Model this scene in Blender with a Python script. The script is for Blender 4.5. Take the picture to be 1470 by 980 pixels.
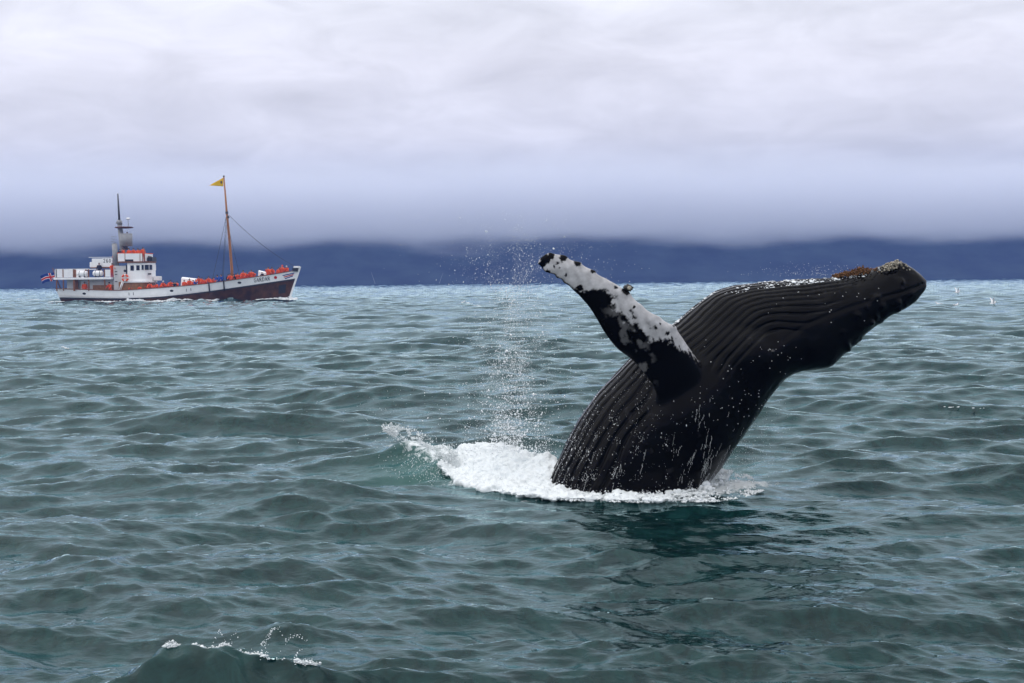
import bpy, bmesh, math, random
import numpy as np
from mathutils import Vector, Matrix, Euler

for o in list(bpy.data.objects): bpy.data.objects.remove(o, do_unlink=True)
SC = bpy.context.scene
COL = SC.collection
rng = np.random.default_rng(7)
random.seed(7)

# ------------------------------------------------------------------ camera
CAM_H = 2.7
F = 2019.0                      # focal length in pixels of a 1470 px wide frame
HORIZON = 399.5                 # true horizon row at the middle column
ROLL = math.radians(0.546)
PITCH = math.atan((490 - HORIZON) / F)
cam_data = bpy.data.cameras.new('camera')
cam = bpy.data.objects.new('camera', cam_data)
COL.objects.link(cam)
cam.location = (0, 0, CAM_H)
cam.rotation_euler = (math.pi/2 - PITCH, ROLL, 0)
cam_data.sensor_width = 36
cam_data.lens = 36 * F / 1470
cam_data.clip_start = 0.1
cam_data.clip_end = 20000
SC.camera = cam
RM = np.array(Euler((math.pi/2 - PITCH, ROLL, 0)).to_matrix())

# ------------------------------------------------------------------ world
SUN_EL, SUN_AZ = math.radians(60), math.radians(246)   # azimuth clockwise from +Y
world = bpy.data.worlds.new('World')
SC.world = world
world.use_nodes = True
wn, wl = world.node_tree.nodes, world.node_tree.links
wn.clear()
def N(tree, typ, **kw):
    n = tree.nodes.new(typ)
    for k, v in kw.items():
        if k in n.inputs.keys(): n.inputs[k].default_value = v
        else: setattr(n, k, v)
    return n
wt = world.node_tree
out = N(wt, 'ShaderNodeOutputWorld')
sky = N(wt, 'ShaderNodeTexSky', sky_type='NISHITA')
sky.sun_disc = False
sky.sun_elevation = SUN_EL
sky.sun_rotation = SUN_AZ
bg_clear = N(wt, 'ShaderNodeBackground', Strength=0.1)
bg_cloud = N(wt, 'ShaderNodeBackground', Strength=1.14)
mixs = N(wt, 'ShaderNodeMixShader', Fac=0.93)
tc = N(wt, 'ShaderNodeTexCoord')
sep = N(wt, 'ShaderNodeSeparateXYZ')
ramp = N(wt, 'ShaderNodeValToRGB')
cr = ramp.color_ramp
stops = [(0.0, (0.33, 0.37, 0.51)), (0.035, (0.38, 0.42, 0.56)), (0.065, (0.50, 0.525, 0.645)), (0.10, (0.635, 0.635, 0.72)),
         (0.15, (0.705, 0.70, 0.775)), (0.21, (0.775, 0.785, 0.85)), (0.45, (0.87, 0.88, 0.92)), (1.0, (0.95, 0.96, 0.99))]
while len(cr.elements) < len(stops): cr.elements.new(0.5)
for e, (p, c) in zip(cr.elements, stops):
    e.position = p; e.color = (*c, 1)
mp1 = N(wt, 'ShaderNodeMapping'); mp1.inputs['Scale'].default_value = (2.6, 2.6, 11.0); mp1.inputs['Location'].default_value = (3.1, 0.4, 0.2)
no1 = N(wt, 'ShaderNodeTexNoise', Scale=1.5, Detail=5.0, Roughness=0.5, Distortion=0.35)
mp2 = N(wt, 'ShaderNodeMapping'); mp2.inputs['Scale'].default_value = (6.0, 6.0, 15.0)
no2 = N(wt, 'ShaderNodeTexNoise', Scale=2.2, Detail=6.0, Roughness=0.55, Distortion=0.6)
mr1 = N(wt, 'ShaderNodeMapRange'); mr1.inputs[1].default_value = 0.3; mr1.inputs[2].default_value = 0.7; mr1.inputs[3].default_value = 0.86; mr1.inputs[4].default_value = 1.13
mr2 = N(wt, 'ShaderNodeMapRange'); mr2.inputs[1].default_value = 0.3; mr2.inputs[2].default_value = 0.7; mr2.inputs[3].default_value = 0.90; mr2.inputs[4].default_value = 1.10
mul = N(wt, 'ShaderNodeMath', operation='MULTIPLY')
vm = N(wt, 'ShaderNodeVectorMath', operation='SCALE')
L = wl.new
L(tc.outputs['Generated'], sep.inputs[0]); L(sep.outputs['Z'], ramp.inputs[0])
L(tc.outputs['Generated'], mp1.inputs[0]); L(mp1.outputs[0], no1.inputs['Vector']); L(no1.outputs[0], mr1.inputs[0])
L(tc.outputs['Generated'], mp2.inputs[0]); L(mp2.outputs[0], no2.inputs['Vector']); L(no2.outputs[0], mr2.inputs[0])
L(mr1.outputs[0], mul.inputs[0]); L(mr2.outputs[0], mul.inputs[1])
L(ramp.outputs[0], vm.inputs[0]); L(mul.outputs[0], vm.inputs['Scale'])
L(vm.outputs[0], bg_cloud.inputs[0]); L(sky.outputs[0], bg_clear.inputs[0])
L(bg_clear.outputs[0], mixs.inputs[1]); L(bg_cloud.outputs[0], mixs.inputs[2]); L(mixs.outputs[0], out.inputs[0])

# ------------------------------------------------------------------ sun, exposure
sun_d = bpy.data.lights.new('sun', 'SUN')
sun_d.energy = 1.25; sun_d.angle = math.radians(100); sun_d.color = (1.0, 0.97, 0.92)
sun = bpy.data.objects.new('sun', sun_d); COL.objects.link(sun)
sd = Vector((math.sin(SUN_AZ)*math.cos(SUN_EL), math.cos(SUN_AZ)*math.cos(SUN_EL), math.sin(SUN_EL)))
sun.rotation_euler = sd.to_track_quat('Z', 'Y').to_euler()
SC.view_settings.view_transform = 'Standard'
SC.view_settings.look = 'None'
SC.view_settings.exposure = 0.14
SC.view_settings.gamma = 1.0
SC.view_settings.use_curve_mapping = False
SC.cycles.use_denoising = True
SC.cycles.volume_bounces = 4
SC.cycles.max_bounces = 8
SC.cycles.transparent_max_bounces = 12

# ------------------------------------------------------------------ helpers
def at(px, py, Y):
    """world point at depth Y seen at a pixel of the 1470x980 photograph"""
    d = RM @ np.array([(px-735)/F, -(py-490)/F, -1.0])
    k = Y / d[1]
    return np.array([0, 0, CAM_H]) + d*k
def on_z(px, py, z=0.0):
    d = RM @ np.array([(px-735)/F, -(py-490)/F, -1.0])
    k = (z-CAM_H)/d[2]
    return np.array([0, 0, CAM_H]) + d*k

def mesh_np(name, verts, faces, mats=(), smooth=True, parent=None, face_mat=None):
    """faces: (n,3) or (n,4) int array, or a list of such arrays"""
    if not isinstance(faces, (list, tuple)): faces = [faces]
    me = bpy.data.meshes.new(name)
    verts = np.asarray(verts, dtype=np.float32)
    me.vertices.add(len(verts)); me.vertices.foreach_set('co', verts.ravel())
    idx = np.concatenate([np.asarray(f, dtype=np.int32).ravel() for f in faces])
    cnt = np.concatenate([np.full(len(f), np.asarray(f).shape[1], dtype=np.int32) for f in faces])
    st = np.concatenate([[0], np.cumsum(cnt)[:-1]]).astype(np.int32)
    me.loops.add(len(idx)); me.loops.foreach_set('vertex_index', idx)
    me.polygons.add(len(cnt)); me.polygons.foreach_set('loop_start', st)
    me.polygons.foreach_set('use_smooth', np.full(len(cnt), smooth))
    for m in mats: me.materials.append(m)
    if face_mat is not None: me.polygons.foreach_set('material_index', np.asarray(face_mat, dtype=np.int32))
    me.update(calc_edges=True)
    me.validate()
    o = bpy.data.objects.new(name, me); COL.objects.link(o)
    if parent is not None: o.parent = parent
    return o
def grid_faces(nu, nv, wrap_v=False):
    i = np.arange(nu-1)[:, None]; j = np.arange(nv if wrap_v else nv-1)[None, :]
    a = i*nv + j; b = i*nv + (j+1) % nv
    return np.stack([a, b, b+nv, a+nv], -1).reshape(-1, 4)
def tag(o, label=None, cat=None, group=None, kind=None):
    if label: o['label'] = label
    if cat: o['category'] = cat
    if group: o['group'] = group
    if kind: o['kind'] = kind
    return o
def empty(name, loc=(0, 0, 0)):
    o = bpy.data.objects.new(name, None); COL.objects.link(o); o.location = loc
    o.empty_display_size = 0.3
    return o
def mat(name, color, rough=0.5, spec=0.5, metal=0.0, noise=0.0, nscale=4.0, bump=0.0, color2=None, **kw):
    m = bpy.data.materials.new(name); m.use_nodes = True
    t = m.node_tree; b = t.nodes['Principled BSDF']
    b.inputs['Base Color'].default_value = (*color, 1)
    b.inputs['Roughness'].default_value = rough
    b.inputs['Specular IOR Level'].default_value = spec
    b.inputs['Metallic'].default_value = metal
    if noise or color2:
        c = N(t, 'ShaderNodeTexCoord'); n = N(t, 'ShaderNodeTexNoise', Scale=nscale, Detail=5.0, Roughness=0.6)
        mx = N(t, 'ShaderNodeMix', data_type='RGBA')
        c2 = color2 or tuple(x*(1-noise) for x in color)
        mx.inputs['A'].default_value = (*color, 1); mx.inputs['B'].default_value = (*c2, 1)
        mr = N(t, 'ShaderNodeMapRange'); mr.inputs[1].default_value = 0.35; mr.inputs[2].default_value = 0.65
        t.links.new(c.outputs['Object'], n.inputs['Vector']); t.links.new(n.outputs[0], mr.inputs[0])
        t.links.new(mr.outputs[0], mx.inputs['Factor']); t.links.new(mx.outputs['Result'], b.inputs['Base Color'])
        if bump:
            bp = N(t, 'ShaderNodeBump', Strength=bump, Distance=0.02)
            t.links.new(n.outputs[0], bp.inputs['Height']); t.links.new(bp.outputs[0], b.inputs['Normal'])
    return m
def vnoise(p, freq=1.0, seed=0, octaves=3):
    """cheap smooth value noise on an (n,d) array, about -1..1"""
    r = np.random.default_rng(seed); p = np.asarray(p, dtype=np.float64); res = 0; amp = 1; tot = 0
    d = p.shape[1]
    for o in range(octaves):
        s = 0
        for k in range(7):
            w = r.normal(size=d); w /= np.linalg.norm(w)
            w2 = r.normal(size=d); w2 /= np.linalg.norm(w2)
            s = s + np.sin(p@w*freq*6.283*r.uniform(.7, 1.4) + r.uniform(0, 6.28) + 1.3*np.sin(p@w2*freq*4.0 + r.uniform(0, 6.28)))
        res = res + amp*s/2.6; tot += amp; amp *= .5; freq *= 2.1
    return res/tot

# ------------------------------------------------------------------ sea
def wave_tile(Ls, n, lmin, lmax, lpeak, std, wdir, p, seed):
    r = np.random.default_rng(seed)
    k1 = np.fft.fftfreq(n, Ls/n)*2*np.pi
    kx, ky = np.meshgrid(k1, k1, indexing='ij')
    k = np.hypot(kx, ky); k[0, 0] = 1e-6
    kp = 2*np.pi/lpeak
    amp = k**-2.0*np.exp(-1.0*(kp/k)**2)
    amp *= 1/(1+np.exp((k-2*np.pi/lmin)/(0.12*2*np.pi/lmin)))/(1+np.exp(-(k-2*np.pi/lmax)/(0.12*2*np.pi/lmax)))
    c = (kx*math.cos(wdir)+ky*math.sin(wdir))/k
    amp *= np.where(c > 0, np.abs(c)**p, 0) + 0.06
    amp[0, 0] = 0
    H = amp*(r.normal(size=(n, n))+1j*r.normal(size=(n, n)))
    h = np.fft.ifft2(H); dx = np.fft.ifft2(-1j*kx/k*H); dy = np.fft.ifft2(-1j*ky/k*H)
    s = std/np.real(h).std()
    return Ls, n, np.real(h)*s, np.real(dx)*s, np.real(dy)*s
def tsample(t, x, y):
    Ls, n, h, dx, dy = t
    u = (x/Ls*n) % n; v = (y/Ls*n) % n
    i = np.floor(u).astype(int) % n; j = np.floor(v).astype(int) % n
    fu = u-np.floor(u); fv = v-np.floor(v); i2 = (i+1) % n; j2 = (j+1) % n
    f = lambda a: (a[i, j]*(1-fu)+a[i2, j]*fu)*(1-fv)+(a[i, j2]*(1-fu)+a[i2, j2]*fu)*fv
    return f(h), f(dx), f(dy)
WD = math.radians(-108)
TILE_A = wave_tile(173., 512, 1.8, 30, 5.5, 0.079, WD, 2.4, 11)
TILE_B = wave_tile(41.3, 512, 0.40, 2.2, 1.5, 0.028, WD+0.25, 2.0, 12)
TILE_C = wave_tile(11.7, 512, 0.10, 0.45, 0.35, 0.0060, WD-0.2, 1.5, 13)
YW = 18.2                                   # depth of the whale
def g(x, s): return np.exp(-(x/s)**2)
def sea(x, y, spacing=None):
    """displaced sea surface for undisplaced points"""
    x = np.asarray(x, float); y = np.asarray(y, float)
    r = np.hypot(x, y)
    calm = (1-0.75*np.exp(-((x-2.3)/3.0)**2-((y-15.4)/2.4)**2))*(1-0.85*np.exp(-((x-1.0)/2.6)**4-((y-17.8)/1.6)**4))
    sp = 0.0 if spacing is None else spacing
    fa = np.clip(1.25-sp/4.0, 0.5, 1)*calm; fb = np.clip(1.3-sp/0.35, 0, 1)*(0.5+0.5*calm); fc = np.clip(1.3-sp/0.09, 0, 1)*(0.5+0.5*calm)
    far = 1+0.45*np.clip((r-35)/110, 0, 1)
    fa = fa*far; cm = np.exp(-((x+2.0)/0.9)**2-((y-8.8)/.7)**2); fb = fb*far*(1+0.5*cm); fc = fc*(1+0.9*cm)
    h = 0; dx = 0; dy = 0
    for T, f in ((TILE_A, fa), (TILE_B, fb), (TILE_C, fc)):
        a, b, c = tsample(T, x+5.0, y+3.0)
        h = h+a*f; dx = dx+b*f; dy = dy+c*f
    ch = -0.85
    X = x+dx*ch; Y = y+dy*ch; Z = h
    # breaking crest close to the camera
    yc = 8.95+0.10*np.sin(x*3.1)-0.22*(x+2.0)
    prof = np.where(Y < yc, g(Y-yc, 0.33), np.maximum(g(Y-yc, 0.16)*0.35, 0)+0.65*g(Y-yc, 1.1))
    Z = Z+(0.29+0.020*np.sin(x*13+.5)+0.015*np.sin(x*29))*prof*np.where(x < -2.05, np.exp(-np.abs((x+2.05)/0.62)**2), np.exp(-np.abs((x+2.05)/0.60)**1.6)) + 0.10*prof*np.exp(-((x+3.5)/0.6)**2)
    # water heaped up to the left of the splash
    t = np.clip((x+2.0)/2.2, 0, 1); yr = 21.4-2.4*t
    Z = Z+0.20*np.exp(-((y-yr)/0.55)**2)*np.exp(-((x+1.1)/1.0)**4)
    # swell under the boat and a slow swell beyond
    Z = Z+BOAT_SWELL*np.exp(-((x+44)/40.0)**4-((y-184)/14.0)**2)
    return X, Y, Z
BOAT_SWELL = 0.25

ang_in = np.linspace(-27, 27, 530)
ang_out = np.concatenate([27+np.geomspace(0.12, 306, 50)])
ang = np.radians(np.concatenate([ang_in, ang_out[:-1]]))
r1 = np.geomspace(3.0, 7.0, 90, endpoint=False); r2 = np.geomspace(7.0, 60, 560, endpoint=False); r3 = np.concatenate([np.geomspace(60, 300, 330, endpoint=False), np.geomspace(300, 900, 250, endpoint=False), np.geomspace(900, 1500, 20)])
rad = np.concatenate([r1, r2, r3])
AA, RR = np.meshgrid(ang, rad, indexing='xy')
gx = (RR*np.sin(AA)).ravel(); gy = (RR*np.cos(AA)).ravel()
drow = np.gradient(rad)[:, None]*np.ones_like(AA); dcol = RR*np.abs(np.gradient(ang))[None, :]
X, Y, Z = sea(gx, gy, np.maximum(drow*0.6, dcol).ravel())
nv = len(ang)
fs = grid_faces(len(rad), nv, wrap_v=True)
# close the small hole under the camera
cz = len(X); X = np.append(X, 0); Y = np.append(Y, 0); Z = np.append(Z, 0)
tri = np.array([[cz, (j+1) % nv, j] for j in range(nv)])

def water_material():
    m = bpy.data.materials.new('sea_water'); m.use_nodes = True
    t = m.node_tree; b = t.nodes['Principled BSDF']
    b.inputs['IOR'].default_value = 1.333
    b.inputs['Roughness'].default_value = 0.04
    b.inputs['Specular Tint'].default_value = (0.64, 0.91, 0.97, 1)
    ge = N(t, 'ShaderNodeNewGeometry')
    at_ = N(t, 'ShaderNodeAttribute', attribute_name='aerated')
    n0 = N(t, 'ShaderNodeTexNoise', Scale=0.35, Detail=4.0)
    t.links.new(ge.outputs['Position'], n0.inputs['Vector'])
    mx = N(t, 'ShaderNodeMix', data_type='RGBA'); mx.inputs['A'].default_value = (0.0015, 0.0095, 0.0100, 1); mx.inputs['B'].default_value = (0.0052, 0.0285, 0.0280, 1)
    mx2 = N(t, 'ShaderNodeMix', data_type='RGBA'); mx2.inputs['B'].default_value = (0.02, 0.075, 0.066, 1)
    n9 = N(t, 'ShaderNodeTexNoise', Scale=5.0, Detail=6.0, Roughness=0.65, Distortion=1.0)
    mp9 = N(t, 'ShaderNodeMapping'); mp9.inputs['Scale'].default_value = (1.0, 0.6, 0.7); mp9.inputs['Rotation'].default_value = (0, 0.5, 0.6)
    t.links.new(ge.outputs['Position'], mp9.inputs[0]); t.links.new(mp9.outputs[0], n9.inputs['Vector'])
    av = N(t, 'ShaderNodeMath', operation='MULTIPLY_ADD'); av.inputs[1].default_value = 4.0
    sb = N(t, 'ShaderNodeMath', operation='SUBTRACT'); sb.inputs[1].default_value = 2.0
    t.links.new(n0.outputs[0], sb.inputs[0]); t.links.new(n9.outputs[0], av.inputs[0]); t.links.new(sb.outputs[0], av.inputs[2])
    t.links.new(av.outputs[0], mx.inputs['Factor']); t.links.new(mx.outputs['Result'], mx2.inputs['A'])
    t.links.new(at_.outputs['Fac'], mx2.inputs['Factor'])
    # thin foam lying on the surface, torn into streaks
    af = N(t, 'ShaderNodeAttribute', attribute_name='foam')
    nf = N(t, 'ShaderNodeTexNoise', Scale=7.0, Detail=7.0, Roughness=0.68, Distortion=1.2)
    mpf = N(t, 'ShaderNodeMapping'); mpf.inputs['Scale'].default_value = (1.0, 0.55, 1.0)
    t.links.new(ge.outputs['Position'], mpf.inputs[0]); t.links.new(mpf.outputs[0], nf.inputs['Vector'])
    sm = N(t, 'ShaderNodeMath', operation='ADD'); t.links.new(nf.outputs[0], sm.inputs[0]); t.links.new(af.outputs['Fac'], sm.inputs[1])
    fr0 = N(t, 'ShaderNodeMapRange'); fr0.inputs[1].default_value = 0.92; fr0.inputs[2].default_value = 1.12
    t.links.new(sm.outputs[0], fr0.inputs[0])
    gate = N(t, 'ShaderNodeMapRange'); gate.inputs[1].default_value = 0.05; gate.inputs[2].default_value = 0.25
    t.links.new(af.outputs['Fac'], gate.inputs[0])
    fr = N(t, 'ShaderNodeMath', operation='MULTIPLY'); t.links.new(fr0.outputs[0], fr.inputs[0]); t.links.new(gate.outputs[0], fr.inputs[1])
    mx3 = N(t, 'ShaderNodeMix', data_type='RGBA'); mx3.inputs['B'].default_value = (0.72, 0.76, 0.77, 1)
    t.links.new(fr.outputs[0], mx3.inputs['Factor']); t.links.new(mx2.outputs['Result'], mx3.inputs['A']); t.links.new(mx3.outputs['Result'], b.inputs['Base Color'])
    rr_ = N(t, 'ShaderNodeMapRange'); rr_.inputs[3].default_value = 0.04; rr_.inputs[4].default_value = 0.6
    t.links.new(fr.outputs[0], rr_.inputs[0]); t.links.new(rr_.outputs[0], b.inputs['Roughness'])
    # ripples: stretched along the crests
    prev = None
    for sc_, st, dist, seed in ((3.0, 0.5, 0.030, 3), (9.0, 0.6, 0.016, 7), (28.0, 0.5, 0.005, 11)):
        mp = N(t, 'ShaderNodeMapping'); mp.inputs['Scale'].default_value = (0.55, 1.0, 1.0); mp.inputs['Rotation'].default_value = (0, 0, 0.2+0.1*seed); mp.inputs['Location'].default_value = (seed, 2*seed, 0)
        n = N(t, 'ShaderNodeTexNoise', Scale=sc_, Detail=4.0, Roughness=0.55, Distortion=0.5)
        bp = N(t, 'ShaderNodeBump', Strength=st, Distance=dist)
        t.links.new(ge.outputs['Position'], mp.inputs[0]); t.links.new(mp.outputs[0], n.inputs['Vector']); t.links.new(n.outputs[0], bp.inputs['Height'])
        if prev: t.links.new(prev.outputs[0], bp.inputs['Normal'])
        prev = bp
    # water body (diffuse upwelling light) under a Fresnel mirror
    df = N(t, 'ShaderNodeBsdfDiffuse'); gl = N(t, 'ShaderNodeBsdfGlossy'); fz = N(t, 'ShaderNodeFresnel', IOR=1.333); ms = N(t, 'ShaderNodeMixShader')
    gl.inputs['Color'].default_value = (0.72, 0.92, 0.945, 1)
    t.links.new(prev.outputs[0], df.inputs['Normal']); t.links.new(prev.outputs[0], gl.inputs['Normal']); t.links.new(prev.outputs[0], fz.inputs['Normal'])
    t.links.new(mx3.outputs['Result'], df.inputs['Color']); t.links.new(rr_.outputs[0], gl.inputs['Roughness'])
    inv = N(t, 'ShaderNodeMath', operation='SUBTRACT'); inv.inputs[0].default_value = 1.0; t.links.new(fr.outputs[0], inv.inputs[1])
    fm2 = N(t, 'ShaderNodeMath', operation='MULTIPLY'); t.links.new(fz.outputs[0], fm2.inputs[0]); t.links.new(inv.outputs[0], fm2.inputs[1])
    t.links.new(fm2.outputs[0], ms.inputs[0]); t.links.new(df.outputs[0], ms.inputs[1]); t.links.new(gl.outputs[0], ms.inputs[2])
    t.nodes.remove(b)
    t.links.new(ms.outputs[0], t.nodes['Material Output'].inputs['Surface'])
    return m
M_WATER = water_material()
sea_o = mesh_np('sea', np.stack([X, Y, Z], 1), [fs, tri], [M_WATER])
aer = np.clip(1.2*np.exp(-((X+0.9)/1.2)**2-((Y-19.8)/1.2)**2)+0.8*np.exp(-((X-2.6)/1.2)**2-((Y-19.6)/0.8)**2)+0.25*np.exp(-((X+2.1)/.8)**2-((Y-9.5)/.7)**2), 0, 1)
at_ = sea_o.data.attributes.new('aerated', 'FLOAT', 'POINT'); at_.data.foreach_set('value', aer.astype(np.float32))
def seg_d(ax, ay, bx_, by_):
    t = np.clip(((X-ax)*(bx_-ax)+(Y-ay)*(by_-ay))/((bx_-ax)**2+(by_-ay)**2), 0, 1)
    return np.hypot(X-ax-t*(bx_-ax), Y-ay-t*(by_-ay))
ring = np.abs(np.hypot((X-1.55)/1.18, (Y-18.2)/1.05)-1.0)
fm_ = 0.62*np.exp(-(ring/0.30)**2)*(np.hypot(X-1.5, Y-18.2) < 2.6)
fm_ = np.maximum(fm_, 0.62*np.exp(-(seg_d(-0.6, 18.6, 0.6, 17.9)/0.55)**2))
fm_ = np.maximum(fm_, 0.60*np.exp(-(seg_d(-1.85, 21.5, -0.6, 19.4)/0.34)**2))
fm_ = np.maximum(fm_, 0.68*np.exp(-(seg_d(2.45, 17.75, 3.05, 18.2)/0.50)**2))
fm_ = np.maximum(fm_, 0.36*np.exp(-(seg_d(-0.7, 17.3, 0.5, 16.9)/0.35)**2))
at_ = sea_o.data.attributes.new('foam', 'FLOAT', 'POINT'); at_.data.foreach_set('value', fm_.astype(np.float32))
tag(sea_o, kind='structure')

# ------------------------------------------------------------------ far shore
def hillside():
    xs = np.linspace(-800, 800, 300); ys = np.concatenate([np.linspace(860, 1120, 100), np.linspace(1126, 1300, 20)])
    XX, YY = np.meshgrid(xs, ys, indexing='xy')
    p = np.stack([XX.ravel()/300, YY.ravel()/300], 1)
    n = vnoise(p, 0.5, 5, 4); n2 = vnoise(np.stack([XX.ravel()/45, YY.ravel()/260], 1), .5, 8, 4)
    s = (YY.ravel()-868-6*n2)
    z = -1.6+np.clip(s, 0, None)*(0.32+0.05*n)+5.0*n2*np.clip(s/80, 0, 1)
    z = np.where(s < 8, np.minimum(z, 0.7), z)
    z = np.where(z > 52, 52+8*np.tanh((z-52)/40), z)
    o = mesh_np('mountain', np.stack([XX.ravel(), YY.ravel(), z], 1), grid_faces(len(ys), len(xs)), [M_HILL])
    tag(o, kind='structure')
M_HILL = mat('mountain_slope', (0.034, 0.052, 0.066), 0.95, 0.1, nscale=0.035, color2=(0.008, 0.014, 0.026))
hillside()

def vol_box(name, lo, hi, material):
    (x0, y0, z0), (x1, y1, z1) = lo, hi
    v = [(x, y, z) for z in (z0, z1) for y in (y0, y1) for x in (x0, x1)]
    f = np.array([[0, 2, 3, 1], [4, 5, 7, 6], [0, 1, 5, 4], [2, 6, 7, 3], [0, 4, 6, 2], [1, 3, 7, 5]])
    o = mesh_np(name, v, f, [material], smooth=False)
    o.display_type = 'WIRE'
    return tag(o, kind='stuff')
def vol_mat(name, color, density, aniso=0.0):
    m = bpy.data.materials.new(name); m.use_nodes = True
    t = m.node_tree; t.nodes.clear()
    o = N(t, 'ShaderNodeOutputMaterial'); v = N(t, 'ShaderNodeVolumePrincipled')
    v.inputs['Color'].default_value = (*color, 1); v.inputs['Density'].default_value = density; v.inputs['Anisotropy'].default_value = aniso
    t.links.new(v.outputs[0], o.inputs['Volume'])
    return m, t, v
# bank of low cloud that swallows the upper slope
M_CLOUD, t, v = vol_mat('low_cloud', (0.92, 0.94, 1.0), 0.02)
ge = N(t, 'ShaderNodeTexCoord'); sp = N(t, 'ShaderNodeSeparateXYZ')
mp = N(t, 'ShaderNodeMapping'); mp.inputs['Scale'].default_value = (0.011, 0.011, 0.045)
nz = N(t, 'ShaderNodeTexNoise', Scale=1.0, Detail=5.0, Roughness=0.55)
t.links.new(ge.outputs['Object'], mp.inputs[0]); t.links.new(mp.outputs[0], nz.inputs['Vector']); t.links.new(ge.outputs['Object'], sp.inputs[0])
nb = N(t, 'ShaderNodeMath', operation='MULTIPLY_ADD'); nb.inputs[1].default_value = 31.0
t.links.new(nz.outputs[0], nb.inputs[0]); t.links.new(sp.outputs['Z'], nb.inputs[2])      # height pushed up and down by noise
lo = N(t, 'ShaderNodeMapRange', interpolation_type='SMOOTHSTEP'); lo.inputs[1].default_value = 37; lo.inputs[2].default_value = 53; lo.inputs[3].default_value = 0; lo.inputs[4].default_value = 0.03
hi = N(t, 'ShaderNodeMapRange', interpolation_type='SMOOTHSTEP'); hi.inputs[1].default_value = 62; hi.inputs[2].default_value = 100; hi.inputs[3].default_value = 1; hi.inputs[4].default_value = 0
mm = N(t, 'ShaderNodeMath', operation='MULTIPLY')
t.links.new(nb.outputs[0], lo.inputs[0]); t.links.new(nb.outputs[0], hi.inputs[0]); t.links.new(lo.outputs[0], mm.inputs[0]); t.links.new(hi.outputs[0], mm.inputs[1])
t.links.new(mm.outputs[0], v.inputs['Density'])
vol_box('low_cloud', (-760, 845, 14), (760, 1250, 105), M_CLOUD)
# blue air over the water
M_HAZE, t, v = vol_mat('haze_air', (0.26, 0.42, 1.0), 0.00034)
vol_box('haze', (-1600, -1600, -4), (1600, 1600, 64), M_HAZE)
# ------------------------------------------------------------------ humpback whale
def skin_material():
    m = bpy.data.materials.new('whale_skin'); m.use_nodes = True
    t = m.node_tree; b = t.nodes['Principled BSDF']
    a = N(t, 'ShaderNodeAttribute', attribute_name='pigment')
    b.inputs['Roughness'].default_value = 0.30
    b.inputs['Specular IOR Level'].default_value = 0.085
    c = N(t, 'ShaderNodeTexCoord'); n = N(t, 'ShaderNodeTexNoise', Scale=9.0, Detail=6.0, Roughness=0.7)
    t.links.new(c.outputs['Object'], n.inputs['Vector'])
    mr = N(t, 'ShaderNodeMapRange'); mr.inputs[1].default_value = 0.3; mr.inputs[2].default_value = 0.7; mr.inputs[3].default_value = 0.75; mr.inputs[4].default_value = 1.1
    vm = N(t, 'ShaderNodeVectorMath', operation='SCALE')
    t.links.new(n.outputs[0], mr.inputs[0]); t.links.new(a.outputs['Color'], vm.inputs[0]); t.links.new(mr.outputs[0], vm.inputs['Scale'])
    t.links.new(vm.outputs[0], b.inputs['Base Color'])
    n2 = N(t, 'ShaderNodeTexNoise', Scale=38.0, Detail=5.0, Roughness=0.65)
    t.links.new(c.outputs['Object'], n2.inputs['Vector'])
    bp = N(t, 'ShaderNodeBump', Strength=0.22, Distance=0.006)
    t.links.new(n2.outputs[0], bp.inputs['Height']); t.links.new(bp.outputs[0], b.inputs['Normal'])
    mr2 = N(t, 'ShaderNodeMapRange'); mr2.inputs[3].default_value = 0.08; mr2.inputs[4].default_value = 0.24
    t.links.new(n.outputs[0], mr2.inputs[0]); t.links.new(mr2.outputs[0], b.inputs['Roughness'])
    return m
M_SKIN = skin_material()
def spline(pts, n):
    """Catmull-Rom through rows of pts, evenly resampled by chord length"""
    p = np.asarray(pts, float); p = np.vstack([2*p[0]-p[1], p, 2*p[-1]-p[-2]])
    out = []
    for i in range(1, len(p)-2):
        t = np.linspace(0, 1, 24, endpoint=False)[:, None]
        a, b, c, d = p[i-1], p[i], p[i+1], p[i+2]
        out.append(.5*((2*b)+(c-a)*t+(2*a-5*b+4*c-d)*t**2+(3*b-a-3*c+d)*t**3))
    out = np.vstack(out+[p[-2][None]])
    s = np.concatenate([[0], np.cumsum(np.linalg.norm(np.diff(out, axis=0), axis=1))])
    q = np.linspace(0, s[-1], n)
    return np.stack([np.interp(q, s, out[:, k]) for k in range(out.shape[1])], 1)
# belly side and back side of the body in side view, depth half-width, depth offset (pixels at the whale's distance)
BODY = [(748, 780, 980, 805, 101, 0), (775, 718, 995, 748, 105, 0), (800, 662, 1012, 700, 106, 0), (818, 624, 1035, 665, 106, 0), (848, 577, 1058, 632, 105, 0),
        (880, 541, 1080, 602, 103, 1), (908, 511, 1100, 573, 100, 1), (945, 483, 1115, 554, 97, 2), (978, 457, 1127, 542, 93, 3), (1004, 434, 1143, 534, 88, 4),
        (1028, 417, 1165, 531, 83, 5), (1060, 409, 1190, 526, 77, 6), (1102, 404, 1207, 512, 69, 7), (1150, 401, 1226, 494, 60, 8), (1200, 398, 1254, 470, 49, 10),
        (1242, 391, 1286, 451, 38, 11), (1268, 381, 1312, 436, 28, 11), (1287, 374, 1326, 422, 20, 12), (1306, 380, 1332, 412, 13, 12), (1322, 391, 1334, 404, 5, 13)]
S_W = YW/F
NT, NA = 470, 380
B = spline(BODY, NT)
Vp, Dp, hw, off = B[:, 0:2], B[:, 2:4], B[:, 4], B[:, 5]
th = np.concatenate([np.linspace(0, math.pi, 270), np.linspace(math.pi, 2*math.pi, 112)[1:-1]])   # finer on the side that shows
NA = len(th)
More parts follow.
